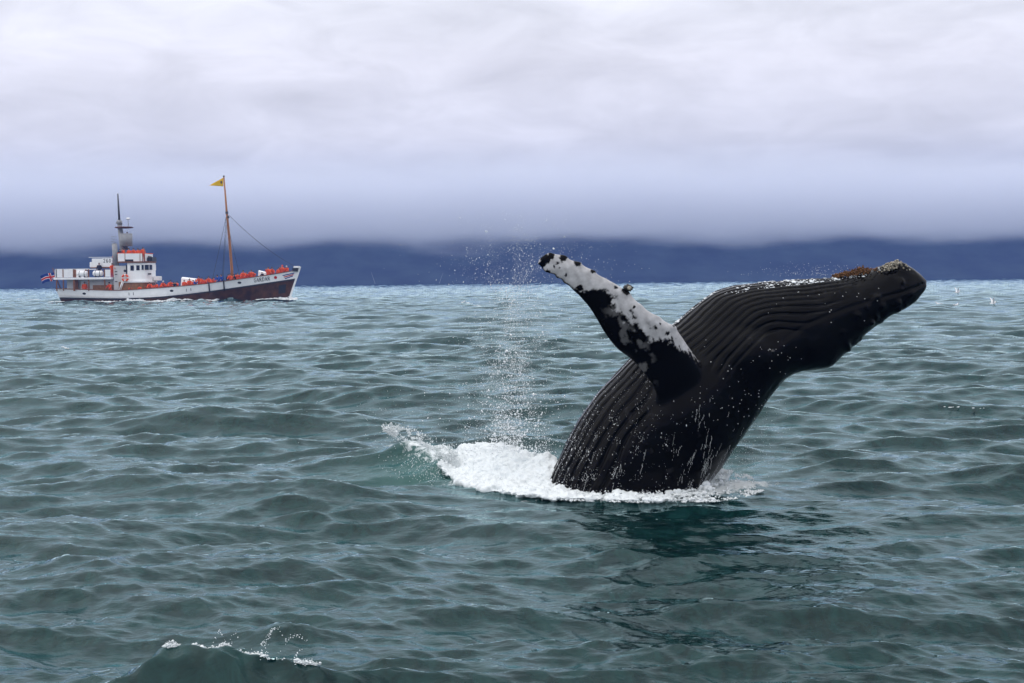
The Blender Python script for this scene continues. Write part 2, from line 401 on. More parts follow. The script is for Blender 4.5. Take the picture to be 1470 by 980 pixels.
TH, _ = np.meshgrid(th, np.arange(NT))
u = np.where(TH <= math.pi, TH, 2*math.pi-TH)/math.pi            # 0 belly line, 1 back line
ctr = (Vp+Dp)/2; half = (Vp-Dp)/2
ct, stt = np.cos(TH), np.sin(TH)
sg = np.sign(stt)
PX = ctr[:, 0:1]+half[:, 0:1]*ct
PY = ctr[:, 1:2]+half[:, 1:2]*ct
PD = -sg*np.abs(stt)**0.86*hw[:, None]+off[:, None]             # towards the camera is negative
def px_to_world(PX, PY, PD):
    d = np.stack([(PX-735)/F, -(PY-490)/F, -np.ones_like(PX)], -1) @ RM.T
    P = np.array([0, 0, CAM_H])+d*(YW/d[..., 1])[..., None]
    P[..., 1] += PD*S_W
    return P
P = px_to_world(PX, PY, PD)
def normals(P, wrap=True):
    du = np.gradient(P, axis=0)
    dv = (np.roll(P, -1, 1)-np.roll(P, 1, 1)) if wrap else np.gradient(P, axis=1)
    n = np.cross(dv, du); l = np.linalg.norm(n, axis=-1, keepdims=True)
    return n/np.maximum(l, 1e-9)
NR = normals(P)
c0 = P.mean(axis=1, keepdims=True)
if np.mean(np.sum(NR*(P-c0), -1)) < 0: NR = -NR
tt = np.linspace(0, 1, NT)[:, None]*np.ones_like(TH)
front = (TH <= math.pi)
# throat pleats, bowed over the eye bump
ge_ = np.exp(-((PX-1088)/62)**2)
up = u+0.085*ge_*np.clip((u-0.12)/0.25, 0, 1)
wob = 0.010*vnoise(np.stack([tt.ravel()*9, u.ravel()*3], 1), 0.6, 3, 2).reshape(u.shape)
NP = 19
ph = (up+wob)*NP
gidx = np.round(ph)
dist = np.abs(ph-gidx)
r_len = np.random.default_rng(21).uniform(-1, 1, 60)
gi = np.clip(gidx, 0, 59).astype(int)
x_end = 1240-6*gi+22*r_len[gi]                                    # each pleat runs out towards the chin
lim = np.interp(PX, [900, 960, 1020], [0.43, 0.40, 0.55])
mask = np.clip((x_end-PX)/40, 0, 1)*np.clip((lim-u)/0.06, 0, 1)
depth = np.where(PX > 985, 0.028, 0.036)
prof = np.exp(-(dist/0.15)**2)-0.42*np.cos(2*np.pi*ph)*-0.35
disp = -depth*mask*np.exp(-(dist/0.16)**2)+0.006*mask*(np.cos((ph-gidx)*2*np.pi*0.5)-0.5)
# cross folds on the flank
P2 = np.stack([PX, PY], -1)
def bump2(x, y, sx, sy, a=0.0):
    dx, dy = PX-x, PY-y
    c, s = math.cos(a), math.sin(a)
    return np.exp(-((c*dx+s*dy)/sx)**2-((-s*dx+c*dy)/sy)**2)*front
disp += 0.075*bump2(1078, 505, 46, 26, 0.15)+0.018*bump2(1070, 490, 16, 9, 0.3)-0.02*bump2(1085, 470, 50, 6, 0.1)
disp += 0.04*bump2(985, 545, 50, 40, 0.6)+0.10*bump2(980, 592, 52, 58, 0.0)                         # shoulder
# mouth line
ML = spline([(1336, 404), (1300, 416), (1245, 430), (1190, 446), (1140, 466), (1108, 486)], 60)
dm = np.full(PX.shape, 1e9)
for q in ML: dm = np.minimum(dm, (PX-q[0])**2+(PY-q[1])**2)
disp += (-0.016*np.exp(-dm/9.0))*front
jaw = np.exp(-dm/160.0)*front
disp += 0.010*jaw
# knobs on the upper jaw, rough chin
rk = np.random.default_rng(5)
for k in range(34):
    f = rk.uniform(0.02, 1); q = np.array([1325, 428])*(1-f)+np.array([1215, 503])*f
    q = q+np.array([-6, -6])*rk.choice([0, 1, 2, 3.4, 5])+rk.normal(0, 2, 2)
    disp += rk.uniform(0.012, 0.026)*bump2(q[0], q[1], rk.uniform(3, 5), rk.uniform(3, 5))
pn = vnoise(P.reshape(-1, 3), 0.9, 31, 3).reshape(u.shape)
pn2 = vnoise(P.reshape(-1, 3), 4.0, 32, 3).reshape(u.shape)
disp += 0.012*pn+0.0022*pn2
chin = np.exp(-((PX-1290)/26)**2-((PY-378)/12)**2)
disp += 0.016*chin*np.abs(vnoise(P.reshape(-1, 3), 7.0, 33, 2).reshape(u.shape))
ends = np.clip((1-tt)/0.03, 0, 1)
P = P+NR*(disp*ends)[..., None]
BODY_P, BODY_N, BODY_PX, BODY_PY, BODY_U = P, NR, PX, PY, u
verts = [P.reshape(-1, 3)]
ff = grid_faces(NT, NA, wrap_v=True)
nb0 = NT*NA
caps = np.vstack([P[0].mean(0), P[-1].mean(0)])
verts.append(caps)
j = np.arange(NA)
tris = [np.stack([np.full(NA, nb0), (j+1) % NA, j], 1), np.stack([np.full(NA, nb0+1), (NT-1)*NA+j, (NT-1)*NA+(j+1) % NA], 1)]
black = np.array([0.0016, 0.0015, 0.0019]); grey = np.array([0.03, 0.028, 0.032])
scar = np.clip((vnoise(P.reshape(-1, 3), 3.5, 44, 4)-0.9)*3, 0, 1)[:, None]
pig = [black+(grey-black)*scar*0.4, np.tile(black, (2, 1))]
# -------- flipper, part of the same skin
FLIP = [(1042, 620, 958, 655, -48, -78, 9), (1036, 580, 949, 606, -72, -95, 13), (1021, 546, 942, 573, -89, -104, 15), (1006, 521, 932, 546, -101, -109, 14), (990, 500, 909, 518, -110, -112, 13), (970, 472, 886, 500, -118, -120, 12), (948, 457, 869, 479, -124, -128, 11),
        (925, 442, 856, 457, -128, -133, 10), (905, 424, 845, 440, -131, -137, 9), (885, 408, 829, 422, -134, -140, 8.2), (865, 398, 813, 408, -136, -142, 7.4), (845, 385, 800, 398, -138, -144, 6.6),
        (822, 374, 787, 391, -140, -146, 5.8), (800, 365, 776, 384, -142, -146, 4.6), (784, 366, 773, 378, -144, -146, 3.2), (776, 370, 773, 373, -145, -146, 1.0)]
FN, FA = 300, 150
Fl = spline(FLIP, FN)
Lp, Tp, fl_, fr_, ft = Fl[:, 0:2], Fl[:, 2:4], Fl[:, 4:5], Fl[:, 5:6], Fl[:, 6]
# tubercles along the leading edge, scallops on the trailing edge
axis = np.gradient((Lp+Tp)/2, axis=0); axis /= np.linalg.norm(axis, axis=1, keepdims=True)
outw = (Lp-Tp); outw /= np.linalg.norm(outw, axis=1, keepdims=True)
tub = [(786, 366, 5.5, 7), (810, 367, 4.5, 6), (830, 377, 5.0, 6), (851, 389, 4.0, 5), (868, 399, 2.0, 7), (900, 419, 5.0, 8), (922, 437, 2.5, 6), (945, 455, 3, 7), (967, 469, 4.5, 6)]
add = np.zeros(FN)
for (x, y, h_, w_) in tub: add += h_*np.exp(-((Lp-np.array([x, y]))**2).sum(1)/w_**2)*0.75
Lp = Lp+outw*add[:, None]
sl = np.cumsum(np.concatenate([[0], np.linalg.norm(np.diff(Tp, axis=0), axis=1)]))
tipw = np.clip((830-Tp[:, 0])/30, 0, 1)
Tp = Tp-outw*(1.6*tipw*np.sin(sl/2.6+np.sin(sl/7)))[:, None]
ta = np.linspace(0, 2*math.pi, FA, endpoint=False)
TA, _ = np.meshgrid(ta, np.arange(FN))
cc = (1-np.cos(TA))/2                                             # 0 leading .. 1 trailing
thk = np.sin(TA)*np.sqrt(np.clip(1.25-cc, 0, 1.2))*1.1
FX = Lp[:, 0:1]*(1-cc)+Tp[:, 0:1]*cc; FY = Lp[:, 1:2]*(1-cc)+Tp[:, 1:2]*cc
FD = fl_*(1-cc)+fr_*cc-thk*ft[:, None]
fm = (fl_+fr_)/2*S_W                                               # the flipper reaches out towards the camera
kf = (YW+fm)/YW
hx_, hy_ = 735., 490.
FP = px_to_world(hx_+(FX-hx_)*kf, hy_+(FY-hy_)*kf-(1-kf)*0, FD)
FP[..., 2] += (1-kf)*(px_to_world(np.array(735.), np.array(490.), np.array(0.))[2]-CAM_H)*-1
nf0 = nb0+2
verts.append(FP.reshape(-1, 3))
ff2 = grid_faces(FN, FA, wrap_v=True)+nf0
cap = np.vstack([FP[0].mean(0), FP[-1].mean(0)]); verts.append(cap)
nc = nf0+FN*FA; j = np.arange(FA)
tris += [np.stack([np.full(FA, nc), (j+1) % FA+nf0, j+nf0], 1), np.stack([np.full(FA, nc+1), (FN-1)*FA+j+nf0, (FN-1)*FA+(j+1) % FA+nf0], 1)]
# pigment of the flipper: white leading edge and tip, black behind, mottled between
q = np.stack([FX.ravel(), FY.ravel()], 1)/60.0
n1 = vnoise(q, 1.2, 51, 4); n2 = vnoise(q, 3.2, 52, 4); n3 = vnoise(q*np.array([1, 1]), 6.0, 53, 2)
ca = cc.ravel(); fx = FX.ravel(); fy = FY.ravel()
sx = np.interp(fx+0.6*(fy-430), [740, 790, 812, 835, 860, 905, 950, 985, 1010, 1030, 1100], [2.0, 1.6, 1.05, 0.80, 0.44, 0.46, 0.46, 0.36, 0.22, 0.10, -0.3])
teeth = 0.05*np.sin((fx-fy*0.4)*1.1)+0.04*np.sin((fx-fy*0.4)*2.3)
whit = np.clip((sx+0.12*n1+0.08*n2+0.05*n3+teeth*np.clip((fx-930)/40, 0, 1)-ca)*16, 0, 1)
mott = np.clip((n1+0.8*n2-0.25)*2.2, 0, 1)*np.clip((ca-0.45)*6, 0, 1)*np.clip((fx-860)/20, 0, 1)*np.clip((945-fx)/20, 0, 1)*0.22
front_f = (np.sin(TA) > -0.25).ravel()
spots = np.zeros(len(fx))
for (x, y, r_) in [(783, 371, 8), (779, 379, 6), (791, 366, 6), (809, 369, 6.5), (829, 377, 6.0), (852, 389, 4.5), (800, 378, 3), (795, 383, 2.4), (803, 384, 1.6), (968, 465, 4), (957, 478, 3.5), (947, 465, 2), (899, 417, 7), (884, 412, 3), (909, 440, 2),
                   (786, 391, 4), (795, 398, 4.5), (802, 402, 4), (811, 410, 5), (812, 395, 2.5), (832, 413, 5)]:
    d2 = np.hypot(fx-x, fy-y)+1.2*n3
    spots = np.maximum(spots, np.clip((r_-d2)*1.2, 0, 1))
edge_b = np.clip((ca-0.93+0.03*n2)*20, 0, 1)*np.clip((850-fx)/20, 0, 1)
whit = whit*(1-spots)*(1-edge_b)
white = np.array([0.54, 0.53, 0.54])
col = black+(white-black)*np.maximum(whit, mott)[:, None]*(0.85+0.15*n2[:, None])
dorsal = np.clip((white-black)*0.5*np.clip(0.3-ca+0.1*n1, 0, 1)[:, None]+black, 0, 1)
col = np.where(front_f[:, None], col, dorsal)
pig += [np.clip(col, 0.0015, 1), np.tile(black, (2, 1))]
# turn the surfaces outwards where needed
def outward(faces, V, centre):
    a, b, c = V[faces[:, 0]], V[faces[:, 1]], V[faces[:, 2]]
    s = np.sum(np.cross(b-a, c-a)*((a+b+c)/3-centre), 1)
    return faces[:, ::-1] if np.mean(s) < 0 else faces
V = np.vstack(verts)
pc = np.clip(np.vstack(pig), 0, 1)
from mathutils.kdtree import KDTree
def fuse_whale():
    """body and flipper fused into one skin, with a fillet where they meet"""
    tmp = mesh_np('whale_tmp', V, [ff, ff2]+tris, [])
    bm = bmesh.new(); bm.from_mesh(tmp.data); bmesh.ops.recalc_face_normals(bm, faces=bm.faces); bm.to_mesh(tmp.data); bm.free()
    md = tmp.modifiers.new('fuse', 'REMESH'); md.mode = 'VOXEL'; md.voxel_size = 0.011; md.adaptivity = 0.0
    dg = bpy.context.evaluated_depsgraph_get(); me = bpy.data.meshes.new_from_object(tmp.evaluated_get(dg)); me.name = 'humpback_whale'
    bpy.data.objects.remove(tmp)
    n = len(me.vertices); co = np.empty(n*3, np.float32); me.vertices.foreach_get('co', co); co = co.reshape(-1, 3).astype(np.float64)
    ed = np.empty(len(me.edges)*2, np.int32); me.edges.foreach_get('vertices', ed); ed = ed.reshape(-1, 2)
    deg = np.bincount(ed.ravel(), minlength=n).astype(float)
    kb = KDTree(nb0//2+1); 
    for k in range(0, nb0, 2): kb.insert(V[k], k)
    kb.balance()
    nfl = FN*FA; kf_ = KDTree(nfl)
    for k in range(nfl): kf_.insert(V[nf0+k], nf0+k)
    kf_.balance()
    lo_, hi_ = V[nf0:nf0+nfl].min(0)-.25, V[nf0:nf0+nfl].max(0)+.25
    near = np.all((co > lo_) & (co < hi_), axis=1)
    col = np.tile(black, (n, 1)); df = np.full(n, 9.0); db = np.full(n, 0.0)
    pf = np.zeros((n, 3))
    sc_ = np.clip((vnoise(co, 3.5, 44, 4)-0.9)*3, 0, 1)[:, None]
    col = black+(grey-black)*sc_*0.4
    for k in np.where(near)[0]:
        p = co[k]
        _, jf, df[k] = kf_.find(p)
        db[k] = kb.find(p)[2] if df[k] < .05 else 9.0
        if df[k] < .05 and df[k] < db[k]+.004: col[k] = pc[jf]
    jn = np.where((df < .035) & (db < .035))[0]
    wgt = np.zeros(n)
    if len(jn):
        kj = KDTree(len(jn))
        for a in jn: kj.insert(co[a], a)
        kj.balance()
        for k in np.where(near)[0]:
            wgt[k] = math.exp(-(kj.find(co[k])[2]/0.085)**2)
    wgt = np.where(wgt < .02, 0, wgt)
    def relax(c, wv, it):
        for _ in range(it):
            s = np.zeros_like(c)
            for d in range(c.shape[1]):
                s[:, d] = np.bincount(ed[:, 0], c[ed[:, 1], d], minlength=n)+np.bincount(ed[:, 1], c[ed[:, 0], d], minlength=n)
            c = c+(s/deg[:, None]-c)*wv[:, None]
        return c
    co = relax(co, np.full(n, .3), 1)
    co = relax(co, wgt*.6, 70)
    col = relax(col, wgt*.5, 4)
    me.vertices.foreach_set('co', co.astype(np.float32).ravel())
    me.materials.clear(); me.materials.append(M_SKIN)
    me.polygons.foreach_set('use_smooth', np.ones(len(me.polygons), bool))
    a = me.color_attributes.new('pigment', 'FLOAT_COLOR', 'POINT')
    a.data.foreach_set('color', np.hstack([col, np.ones((n, 1))]).astype(np.float32).ravel())
    o = bpy.data.objects.new('humpback_whale', me); COL.objects.link(o)
    return o
whale = fuse_whale()
tag(whale, 'black humpback whale breaching out of the sea with one white flipper raised', 'whale')

# -------- small shapes scattered as one mesh
def base_shape(kind):
    bm = bmesh.new()
    if kind == 'drop':
        for c in ((1, 0, 0), (-1, 0, 0), (0, 1, 0), (0, -1, 0), (0, 0, 1), (0, 0, -1)): bm.verts.new(c)
        bm.verts.ensure_lookup_table()
        for f in ((0, 2, 4), (2, 1, 4), (1, 3, 4), (3, 0, 4), (2, 0, 5), (1, 2, 5), (3, 1, 5), (0, 3, 5)): bm.faces.new([bm.verts[i] for i in f])
        bm.verts.index_update()
    elif kind == 'octa': bmesh.ops.create_icosphere(bm, subdivisions=1, radius=1)
    elif kind == 'ico': bmesh.ops.create_icosphere(bm, subdivisions=2, radius=1)
    v = np.array([x.co[:] for x in bm.verts]); f = np.array([[x.index for x in p.verts] for p in bm.faces]); bm.free()
    return v, f
def scatter(name, cs, rs, material, kind='octa', stretch=None, jitter=0.25, parent=None, seed=1):
    """cs (n,3), rs (n,) or (n,3) -> one mesh of small blobs"""
    r = np.random.default_rng(seed); bv, bf = base_shape(kind); n = len(cs)
    rs = np.asarray(rs); rs = rs[:, None]*np.ones(3) if rs.ndim == 1 else rs
    a = r.uniform(0, 6.28, n); ca, sa = np.cos(a), np.sin(a)
    b = bv[None]*(1+jitter*r.uniform(-1, 1, (n, len(bv), 1)))
    x = b[..., 0]*ca[:, None]-b[..., 1]*sa[:, None]; y = b[..., 0]*sa[:, None]+b[..., 1]*ca[:, None]
    b = np.stack([x, y, b[..., 2]], -1)*rs[:, None, :]
    v = (cs[:, None, :]+b).reshape(-1, 3)
    f = (bf[None]+(np.arange(n)*len(bv))[:, None, None]).reshape(-1, 3)
    return mesh_np(name, v, f, [material], parent=parent)

# eye and barnacles
def near_body(x, y):
    d = (BODY_PX-x)**2+(BODY_PY-y)**2+np.where(np.arange(BODY_PX.shape[1])[None, :] < 270, 0, 1e9)
    i = np.unravel_index(np.argmin(d), d.shape)
    return BODY_P[i], BODY_N[i]
M_EYE = mat('whale_eye', (0.004, 0.003, 0.003), 0.08, 0.6)
p_, n_ = near_body(1092, 500)
scatter('eye', np.array([p_-n_*0.018]), np.array([0.034]), M_EYE, 'ico', jitter=0, parent=whale)
M_BARN = mat('barnacle_shell', (0.50, 0.46, 0.38), 0.8, 0.3, noise=0.6, nscale=60, color2=(0.16, 0.13, 0.09))
M_BARN_B = mat('barnacle_crust', (0.17, 0.075, 0.030), 0.85, 0.2, nscale=18, color2=(0.045, 0.026, 0.012))
def barnacle_bm(P0, Nn, r_, h_, bm):
    """a ridged cone with a sunken mouth"""
    z = Vector(Nn).normalized(); q = z.to_track_quat('Z', 'Y').to_matrix()
    rings = [(1.0, 0), (0.8, .6), (0.48, 1.0), (0.34, .92), (0.2, .55)]; n = 12; prev = None
    for (rr, hh) in rings:
        ring = [bm.verts.new(Vector(P0)+q @ Vector((math.cos(6.283*k/n)*r_*rr*(1+.12*(k % 2)), math.sin(6.283*k/n)*r_*rr*(1+.12*(k % 2)), hh*h_))) for k in range(n)]
        if prev:
            for k in range(n): bm.faces.new((prev[k], prev[(k+1) % n], ring[(k+1) % n], ring[k]))
        prev = ring
    bm.faces.new(prev)
def bm_obj(name, bm, material, parent=None, smooth=True):
    me = bpy.data.meshes.new(name); bm.to_mesh(me); bm.free()
    me.materials.append(material)
    me.polygons.foreach_set('use_smooth', np.full(len(me.polygons), smooth))
    o = bpy.data.objects.new(name, me); COL.objects.link(o)
    if parent is not None: o.parent = parent
    return o
# the large barnacle knob on the flipper's leading edge
_i = int(np.argmin(((Lp-np.array([899, 416]))**2).sum(1)))
pb = FP[_i, 0]+np.array([0.03, 0, 0.02])
bm = bmesh.new()
bmesh.ops.create_icosphere(bm, subdivisions=3, radius=1)
for v_ in bm.verts:
    v_.co = Vector((v_.co.x*0.062, v_.co.y*0.05, v_.co.z*0.046))*(1+0.12*math.sin(v_.co.x*7+v_.co.z*9))
    v_.co += Vector(pb)
M_KNOB = mat('dark_knob', (0.012, 0.011, 0.010), 0.4, 0.4)
knob = bm_obj('tubercle', bm, M_KNOB, whale)
bm = bmesh.new(); barnacle_bm(Vector(pb)+Vector((0.012, -0.046, 0.0)), (0.2, -1, 0.15), 0.026, 0.014, bm)
bm_obj('barnacle', bm, M_BARN, knob)
# crust of barnacles along the chin ridge
rb = np.random.default_rng(61)
cs = []; rs = []
for k in range(420):
    f = rb.beta(1.4, 1.4)
    x = 1197+f*62; yb = np.interp(x, [1190, 1200, 1240, 1262], [399, 397.5, 392, 387]); hgt = np.interp(x, [1195, 1205, 1228, 1236, 1258], [1.5, 3.5, 6.0, 9, 3])
    hgt *= .45+.75*abs(math.sin(x*.23)+.5*math.sin(x*.71+1)); y = yb-rb.uniform(-0.2, 1)*hgt
    cs.append(px_to_world(np.array(x), np.array(y), np.array(10+rb.normal(0, 14)))); rs.append(rb.uniform(0.006, 0.018))
crust = scatter('barnacle_cluster', np.array(cs), np.array(rs), M_BARN_B, 'octa', jitter=0.45, parent=whale, seed=4)
tag(crust, 'rust brown crust of barnacles along the chin ridge', kind='stuff')
cs = []; rs = []
for k in range(150):
    x = rb.normal(1280, 9); y = np.interp(x, [1255, 1287, 1310], [387, 374, 384])+rb.uniform(-1.5, 9)
    cs.append(px_to_world(np.array(x), np.array(y), np.array(9-rb.uniform(0, 24)))); rs.append(rb.uniform(0.006, 0.017))
crust = scatter('barnacle_cluster', np.array(cs), np.array(rs), M_BARN, 'octa', jitter=0.45, parent=whale, seed=5)
tag(crust, 'pale barnacles covering the tip of the chin', kind='stuff')
# ------------------------------------------------------------------ excursion boat
BY = 183.0                                    # depth of the boat's midline
KB = BY/F                                     # metres per photo pixel there
Z3 = 3.675                                    # drawing scale the boat was measured in
def bx(zx): return (zx-135)/Z3*KB
def bz(zx, zy): return ((706-(zx-135)*0.0095)-zy)/Z3*KB
_wl = at(87, 432.2, BY)
boat = empty('excursion_boat', (_wl[0], BY, _wl[2]))
boat['label'] = 'white and brown wooden excursion boat with tall orange mast, crowded with passengers'
boat['category'] = 'boat'
M_WHITE = mat('white_paint', (0.90, 0.90, 0.90), 0.45, 0.4, noise=0.10, nscale=1.3)
M_WHITE2 = mat('white_canvas', (0.88, 0.88, 0.89), 0.8, 0.2, noise=0.08, nscale=2.0)
M_BLACK = mat('black_paint', (0.010, 0.010, 0.011), 0.4, 0.4)
M_BROWN = mat('varnished_planks', (0.095, 0.036, 0.009), 0.4, 0.2, nscale=1.1, color2=(0.032, 0.013, 0.004))
M_TIMBER = mat('timber_trim', (0.22, 0.075, 0.022), 0.5, 0.4, noise=0.4, nscale=3)
M_TAN = mat('tan_timber', (0.32, 0.15, 0.055), 0.55, 0.3, noise=0.35, nscale=3)
M_MAST = mat('mast_varnish', (0.40, 0.155, 0.032), 0.4, 0.4, noise=0.3, nscale=1.5)
M_GREYM = mat('grey_steel', (0.30, 0.30, 0.31), 0.5, 0.4, noise=0.25, nscale=2.5)
M_GREYD = mat('dark_steel', (0.06, 0.055, 0.055), 0.5, 0.4)
M_GLASS = mat('dark_glass', (0.006, 0.007, 0.009), 0.06, 0.5)
M_RUST = mat('red_brown_paint', (0.10, 0.025, 0.018), 0.5, 0.3)
M_DECK = mat('deck_boards', (0.20, 0.13, 0.075), 0.7, 0.2, noise=0.3, nscale=2)
M_ROPE = mat('rigging_wire', (0.03, 0.03, 0.032), 0.5, 0.3)
M_YELLOW = mat('yellow_flag', (0.75, 0.46, 0.01), 0.8, 0.1)
M_FBLUE = mat('blue_cloth', (0.012, 0.035, 0.19), 0.8, 0.1)
M_FRED = mat('red_cloth', (0.50, 0.025, 0.02), 0.8, 0.1)
M_FWHITE = mat('white_cloth', (0.75, 0.75, 0.76), 0.8, 0.1)
M_BUOY = mat('orange_buoy', (0.75, 0.10, 0.02), 0.5, 0.3)
def interp(x, xs, ys): return np.interp(x, xs, ys)
RX = [0, 8.5, 13.9, 18.9, 23.8, 27.5, 30.3, 31.1]; RZ = [1.63, 1.30, 1.62, 1.99, 2.63, 3.14, 3.61, 3.80]
VX = [0, 8.5, 13.9, 18.9, 23.8, 30.0, 31.1]; VZ = [0.52, 0.31, 0.46, 0.95, 1.60, 2.50, 2.66]
def smooth_tab(xs, ys):
    q = np.linspace(0, 31.1, 400); y = np.interp(q, xs, ys); k = np.ones(45)/45
    yp = np.pad(y, 22, mode='reflect', reflect_type='odd'); return q, np.convolve(yp, k, 'valid')
RQ, RS = smooth_tab(RX, RZ); VQ, VS = smooth_tab(VX, VZ)
def rail_z(s): return np.interp(np.asarray(s)*31.1, RQ, RS)
def band_z(s): return np.interp(np.asarray(s)*31.1, VQ, VS)
def beam(s, v):
    s = np.asarray(s, float); v = np.asarray(v, float)
    d = np.where(s > .45, 3.2*np.clip(1-((s-.45)/.55)**2.5, 0, 1), 3.2*(1-.42*(np.clip(.45-s, 0, 1)/.45)**2.2))
    w = np.where(s > .40, 2.9*np.clip(1-((s-.40)/.60)**1.75, 0, 1), 2.9*(1-.62*(np.clip(.40-s, 0, 1)/.40)**2.0))
    b = w+(d-w)*np.clip(v, 0, 1.2)**0.85
    return np.maximum(np.where(v < 0, b*np.sqrt(np.clip(1-(v/0.62)**2, 0, 1)), b), 0.03)
def hull_x(s, v):
    v = np.asarray(v, float)
    x0 = 0.42*(1-v); x1 = 29.75+1.35*v
    return x0+(x1-x0)*s
def hull_pt(s, v, side=-1):
    return np.stack([hull_x(s, v), side*beam(s, v), v*rail_z(s)], -1)
def hull_y(x, z):
    """half-beam of the hull at local x, z"""
    v = 0.6
    for _ in range(6):
        x0 = 0.42*(1-v); x1 = 29.75+1.35*v; s = (x-x0)/(x1-x0); v = z/rail_z(s)
    return beam(s, v)
def hull_part(name, vlo, vhi, nz, material, parent=boat):
    ss = np.linspace(0, 1, 120); fr = np.linspace(0, 1, nz)
    Sg, Fg = np.meshgrid(ss, fr, indexing='ij')
    lo, hi = vlo(Sg), vhi(Sg); Vg = lo+(hi-lo)*Fg
    pts = []; faces = []
    for side in (-1, 1):
        p = hull_pt(Sg, Vg, side); base = sum(len(q) for q in pts); pts.append(p.reshape(-1, 3)); f = grid_faces(120, nz)+base
        faces.append(f if side < 0 else f[:, ::-1])
    n1 = 120*nz
    st = np.array([[k, n1+k, n1+k+1, k+1] for k in range(nz-1)]); faces.append(st)           # transom
    o = mesh_np(name, np.vstack(pts), faces, [material], parent=parent)
    return o
one = lambda s: np.ones_like(s)
vband = lambda s: band_z(s)/rail_z(s)
lower = hull_part('lower_hull', lambda s: -0.60*one(s), vband, 14, M_BROWN)
hull_part('upper_hull', vband, one, 8, M_WHITE)
def strip(name, fz, h_, proud, material, s0=0.0, s1=1.0, n=110):
    """a rubbing strip or rail that follows the hull"""
    ss = np.linspace(s0, s1, n); pts = []; faces = []
    for side in (-1, 1):
        vz = fz(ss)/rail_z(ss)
        x = hull_x(ss, vz); y = beam(ss, vz); z = fz(ss)
        ring = [(proud, -h_/2), (proud, h_/2), (-0.12, h_/2), (-0.12, -h_/2)]
        p = np.stack([np.stack([x, side*np.maximum(y+a, 0.02), z+b], -1) for a, b in ring], 1)
        base = sum(len(q) for q in pts); pts.append(p.reshape(-1, 3)); f = grid_faces(n, 4, wrap_v=True)+base; faces.append(f if side > 0 else f[:, ::-1])
    return mesh_np(name, np.vstack(pts), faces, [material], smooth=False, parent=boat)
strip('cap_rail', lambda s: rail_z(s)+0.03, 0.09, 0.06, M_TIMBER)
strip('rubbing_strake', lambda s: band_z(s)-0.07, 0.17, 0.05, M_BLACK)
# deck
ss = np.linspace(0.01, 0.99, 80); pz = rail_z(ss)-0.90
p = np.stack([np.stack([hull_x(ss, 0.7), sd_*(beam(ss, 0.7)-0.05), pz], -1) for sd_ in (-1, 1)], 1).reshape(-1, 3)
mesh_np('deck', p, grid_faces(80, 2)[:, ::-1], [M_DECK], smooth=False, parent=boat)
def deck_z(x): return float(rail_z(np.clip(x/31.1, 0, 1)))-0.90
def box_bm(bm, x0, x1, y0, y1, z0, z1):
    v = [bm.verts.new((x, y, z)) for z in (z0, z1) for y in (y0, y1) for x in (x0, x1)]
    for f in ((0, 2, 3, 1), (4, 5, 7, 6), (0, 1, 5, 4), (2, 6, 7, 3), (0, 4, 6, 2), (1, 3, 7, 5)): bm.faces.new([v[i] for i in f])
def part_box(name, x0, x1, y0, y1, z0, z1, material, parent=boat, bevel=0.0):
    bm = bmesh.new(); box_bm(bm, x0, x1, y0, y1, z0, z1)
    if bevel: bmesh.ops.bevel(bm, geom=list(bm.edges), offset=bevel, segments=2, affect='EDGES')
    return bm_obj(name, bm, material, parent, smooth=False)
def zbox(name, zx0, zy0, zx1, zy1, y0, y1, material, parent=boat, bevel=0.0):
    """box from two corners of the side view and a depth range"""
    xm = (zx0+zx1)/2
    return part_box(name, bx(zx0), bx(zx1), y0, y1, bz(xm, zy1), bz(xm, zy0), material, parent, bevel)
def tube_bm(bm, pts, radii, n=10):
    prev = None; m = len(pts)
    for i, (p, r_) in enumerate(zip(pts, radii)):
        p = Vector(p); d = Vector(pts[min(i+1, m-1)])-Vector(pts[max(i-1, 0)])
        q = d.to_track_quat('Z', 'Y').to_matrix()
        ring = [bm.verts.new(p+q @ Vector((math.cos(6.2832*k/n)*r_, math.sin(6.2832*k/n)*r_, 0))) for k in range(n)]
        if prev:
            for k in range(n): bm.faces.new((prev[k], prev[(k+1) % n], ring[(k+1) % n], ring[k]))
        else: bm.faces.new(ring[::-1])
        prev = ring
    bm.faces.new(prev)
def tube(name, pts, radii, material, parent=boat, n=10):
    bm = bmesh.new(); tube_bm(bm, pts, radii if hasattr(radii, '__len__') else [radii]*len(pts), n)
    return bm_obj(name, bm, material, parent)
def zt(zx, zy, y=0.0): return (bx(zx), y, bz(zx, zy))
# stem and stern posts
vv = np.linspace(-0.3, 1.10, 12); bm = bmesh.new()
rows = []
for v_ in vv:
    x = 29.75+1.35*v_; z = v_*3.80; rows.append([bm.verts.new((x-0.10, -0.16, z)), bm.verts.new((x+0.13, -0.07, z)), bm.verts.new((x+0.13, 0.07, z)), bm.verts.new((x-0.10, 0.16, z))])
for a, b in zip(rows[:-1], rows[1:]):
    for k in range(4): bm.faces.new((a[k], a[(k+1) % 4], b[(k+1) % 4], b[k]))
bm.faces.new(rows[-1]); bm.faces.new(rows[0][::-1])
bm_obj('stem_post', bm, M_WHITE, boat, smooth=False)
zbox('stem_cap', 1368, 521, 1400, 531, -0.35, 0.35, M_WHITE, bevel=0.04)
zbox('bow_bulwark', 1362, 531, 1391, 549, -0.40, 0.40, M_BLACK)
bm = bmesh.new()
rows = [[bm.verts.new((0.42*(1-v_)-0.13, -0.13, v_*1.63)), bm.verts.new((0.42*(1-v_)+0.06, -0.16, v_*1.63)), bm.verts.new((0.42*(1-v_)+0.06, 0.16, v_*1.63)), bm.verts.new((0.42*(1-v_)-0.13, 0.13, v_*1.63))] for v_ in np.linspace(-.4, 1.03, 8)]
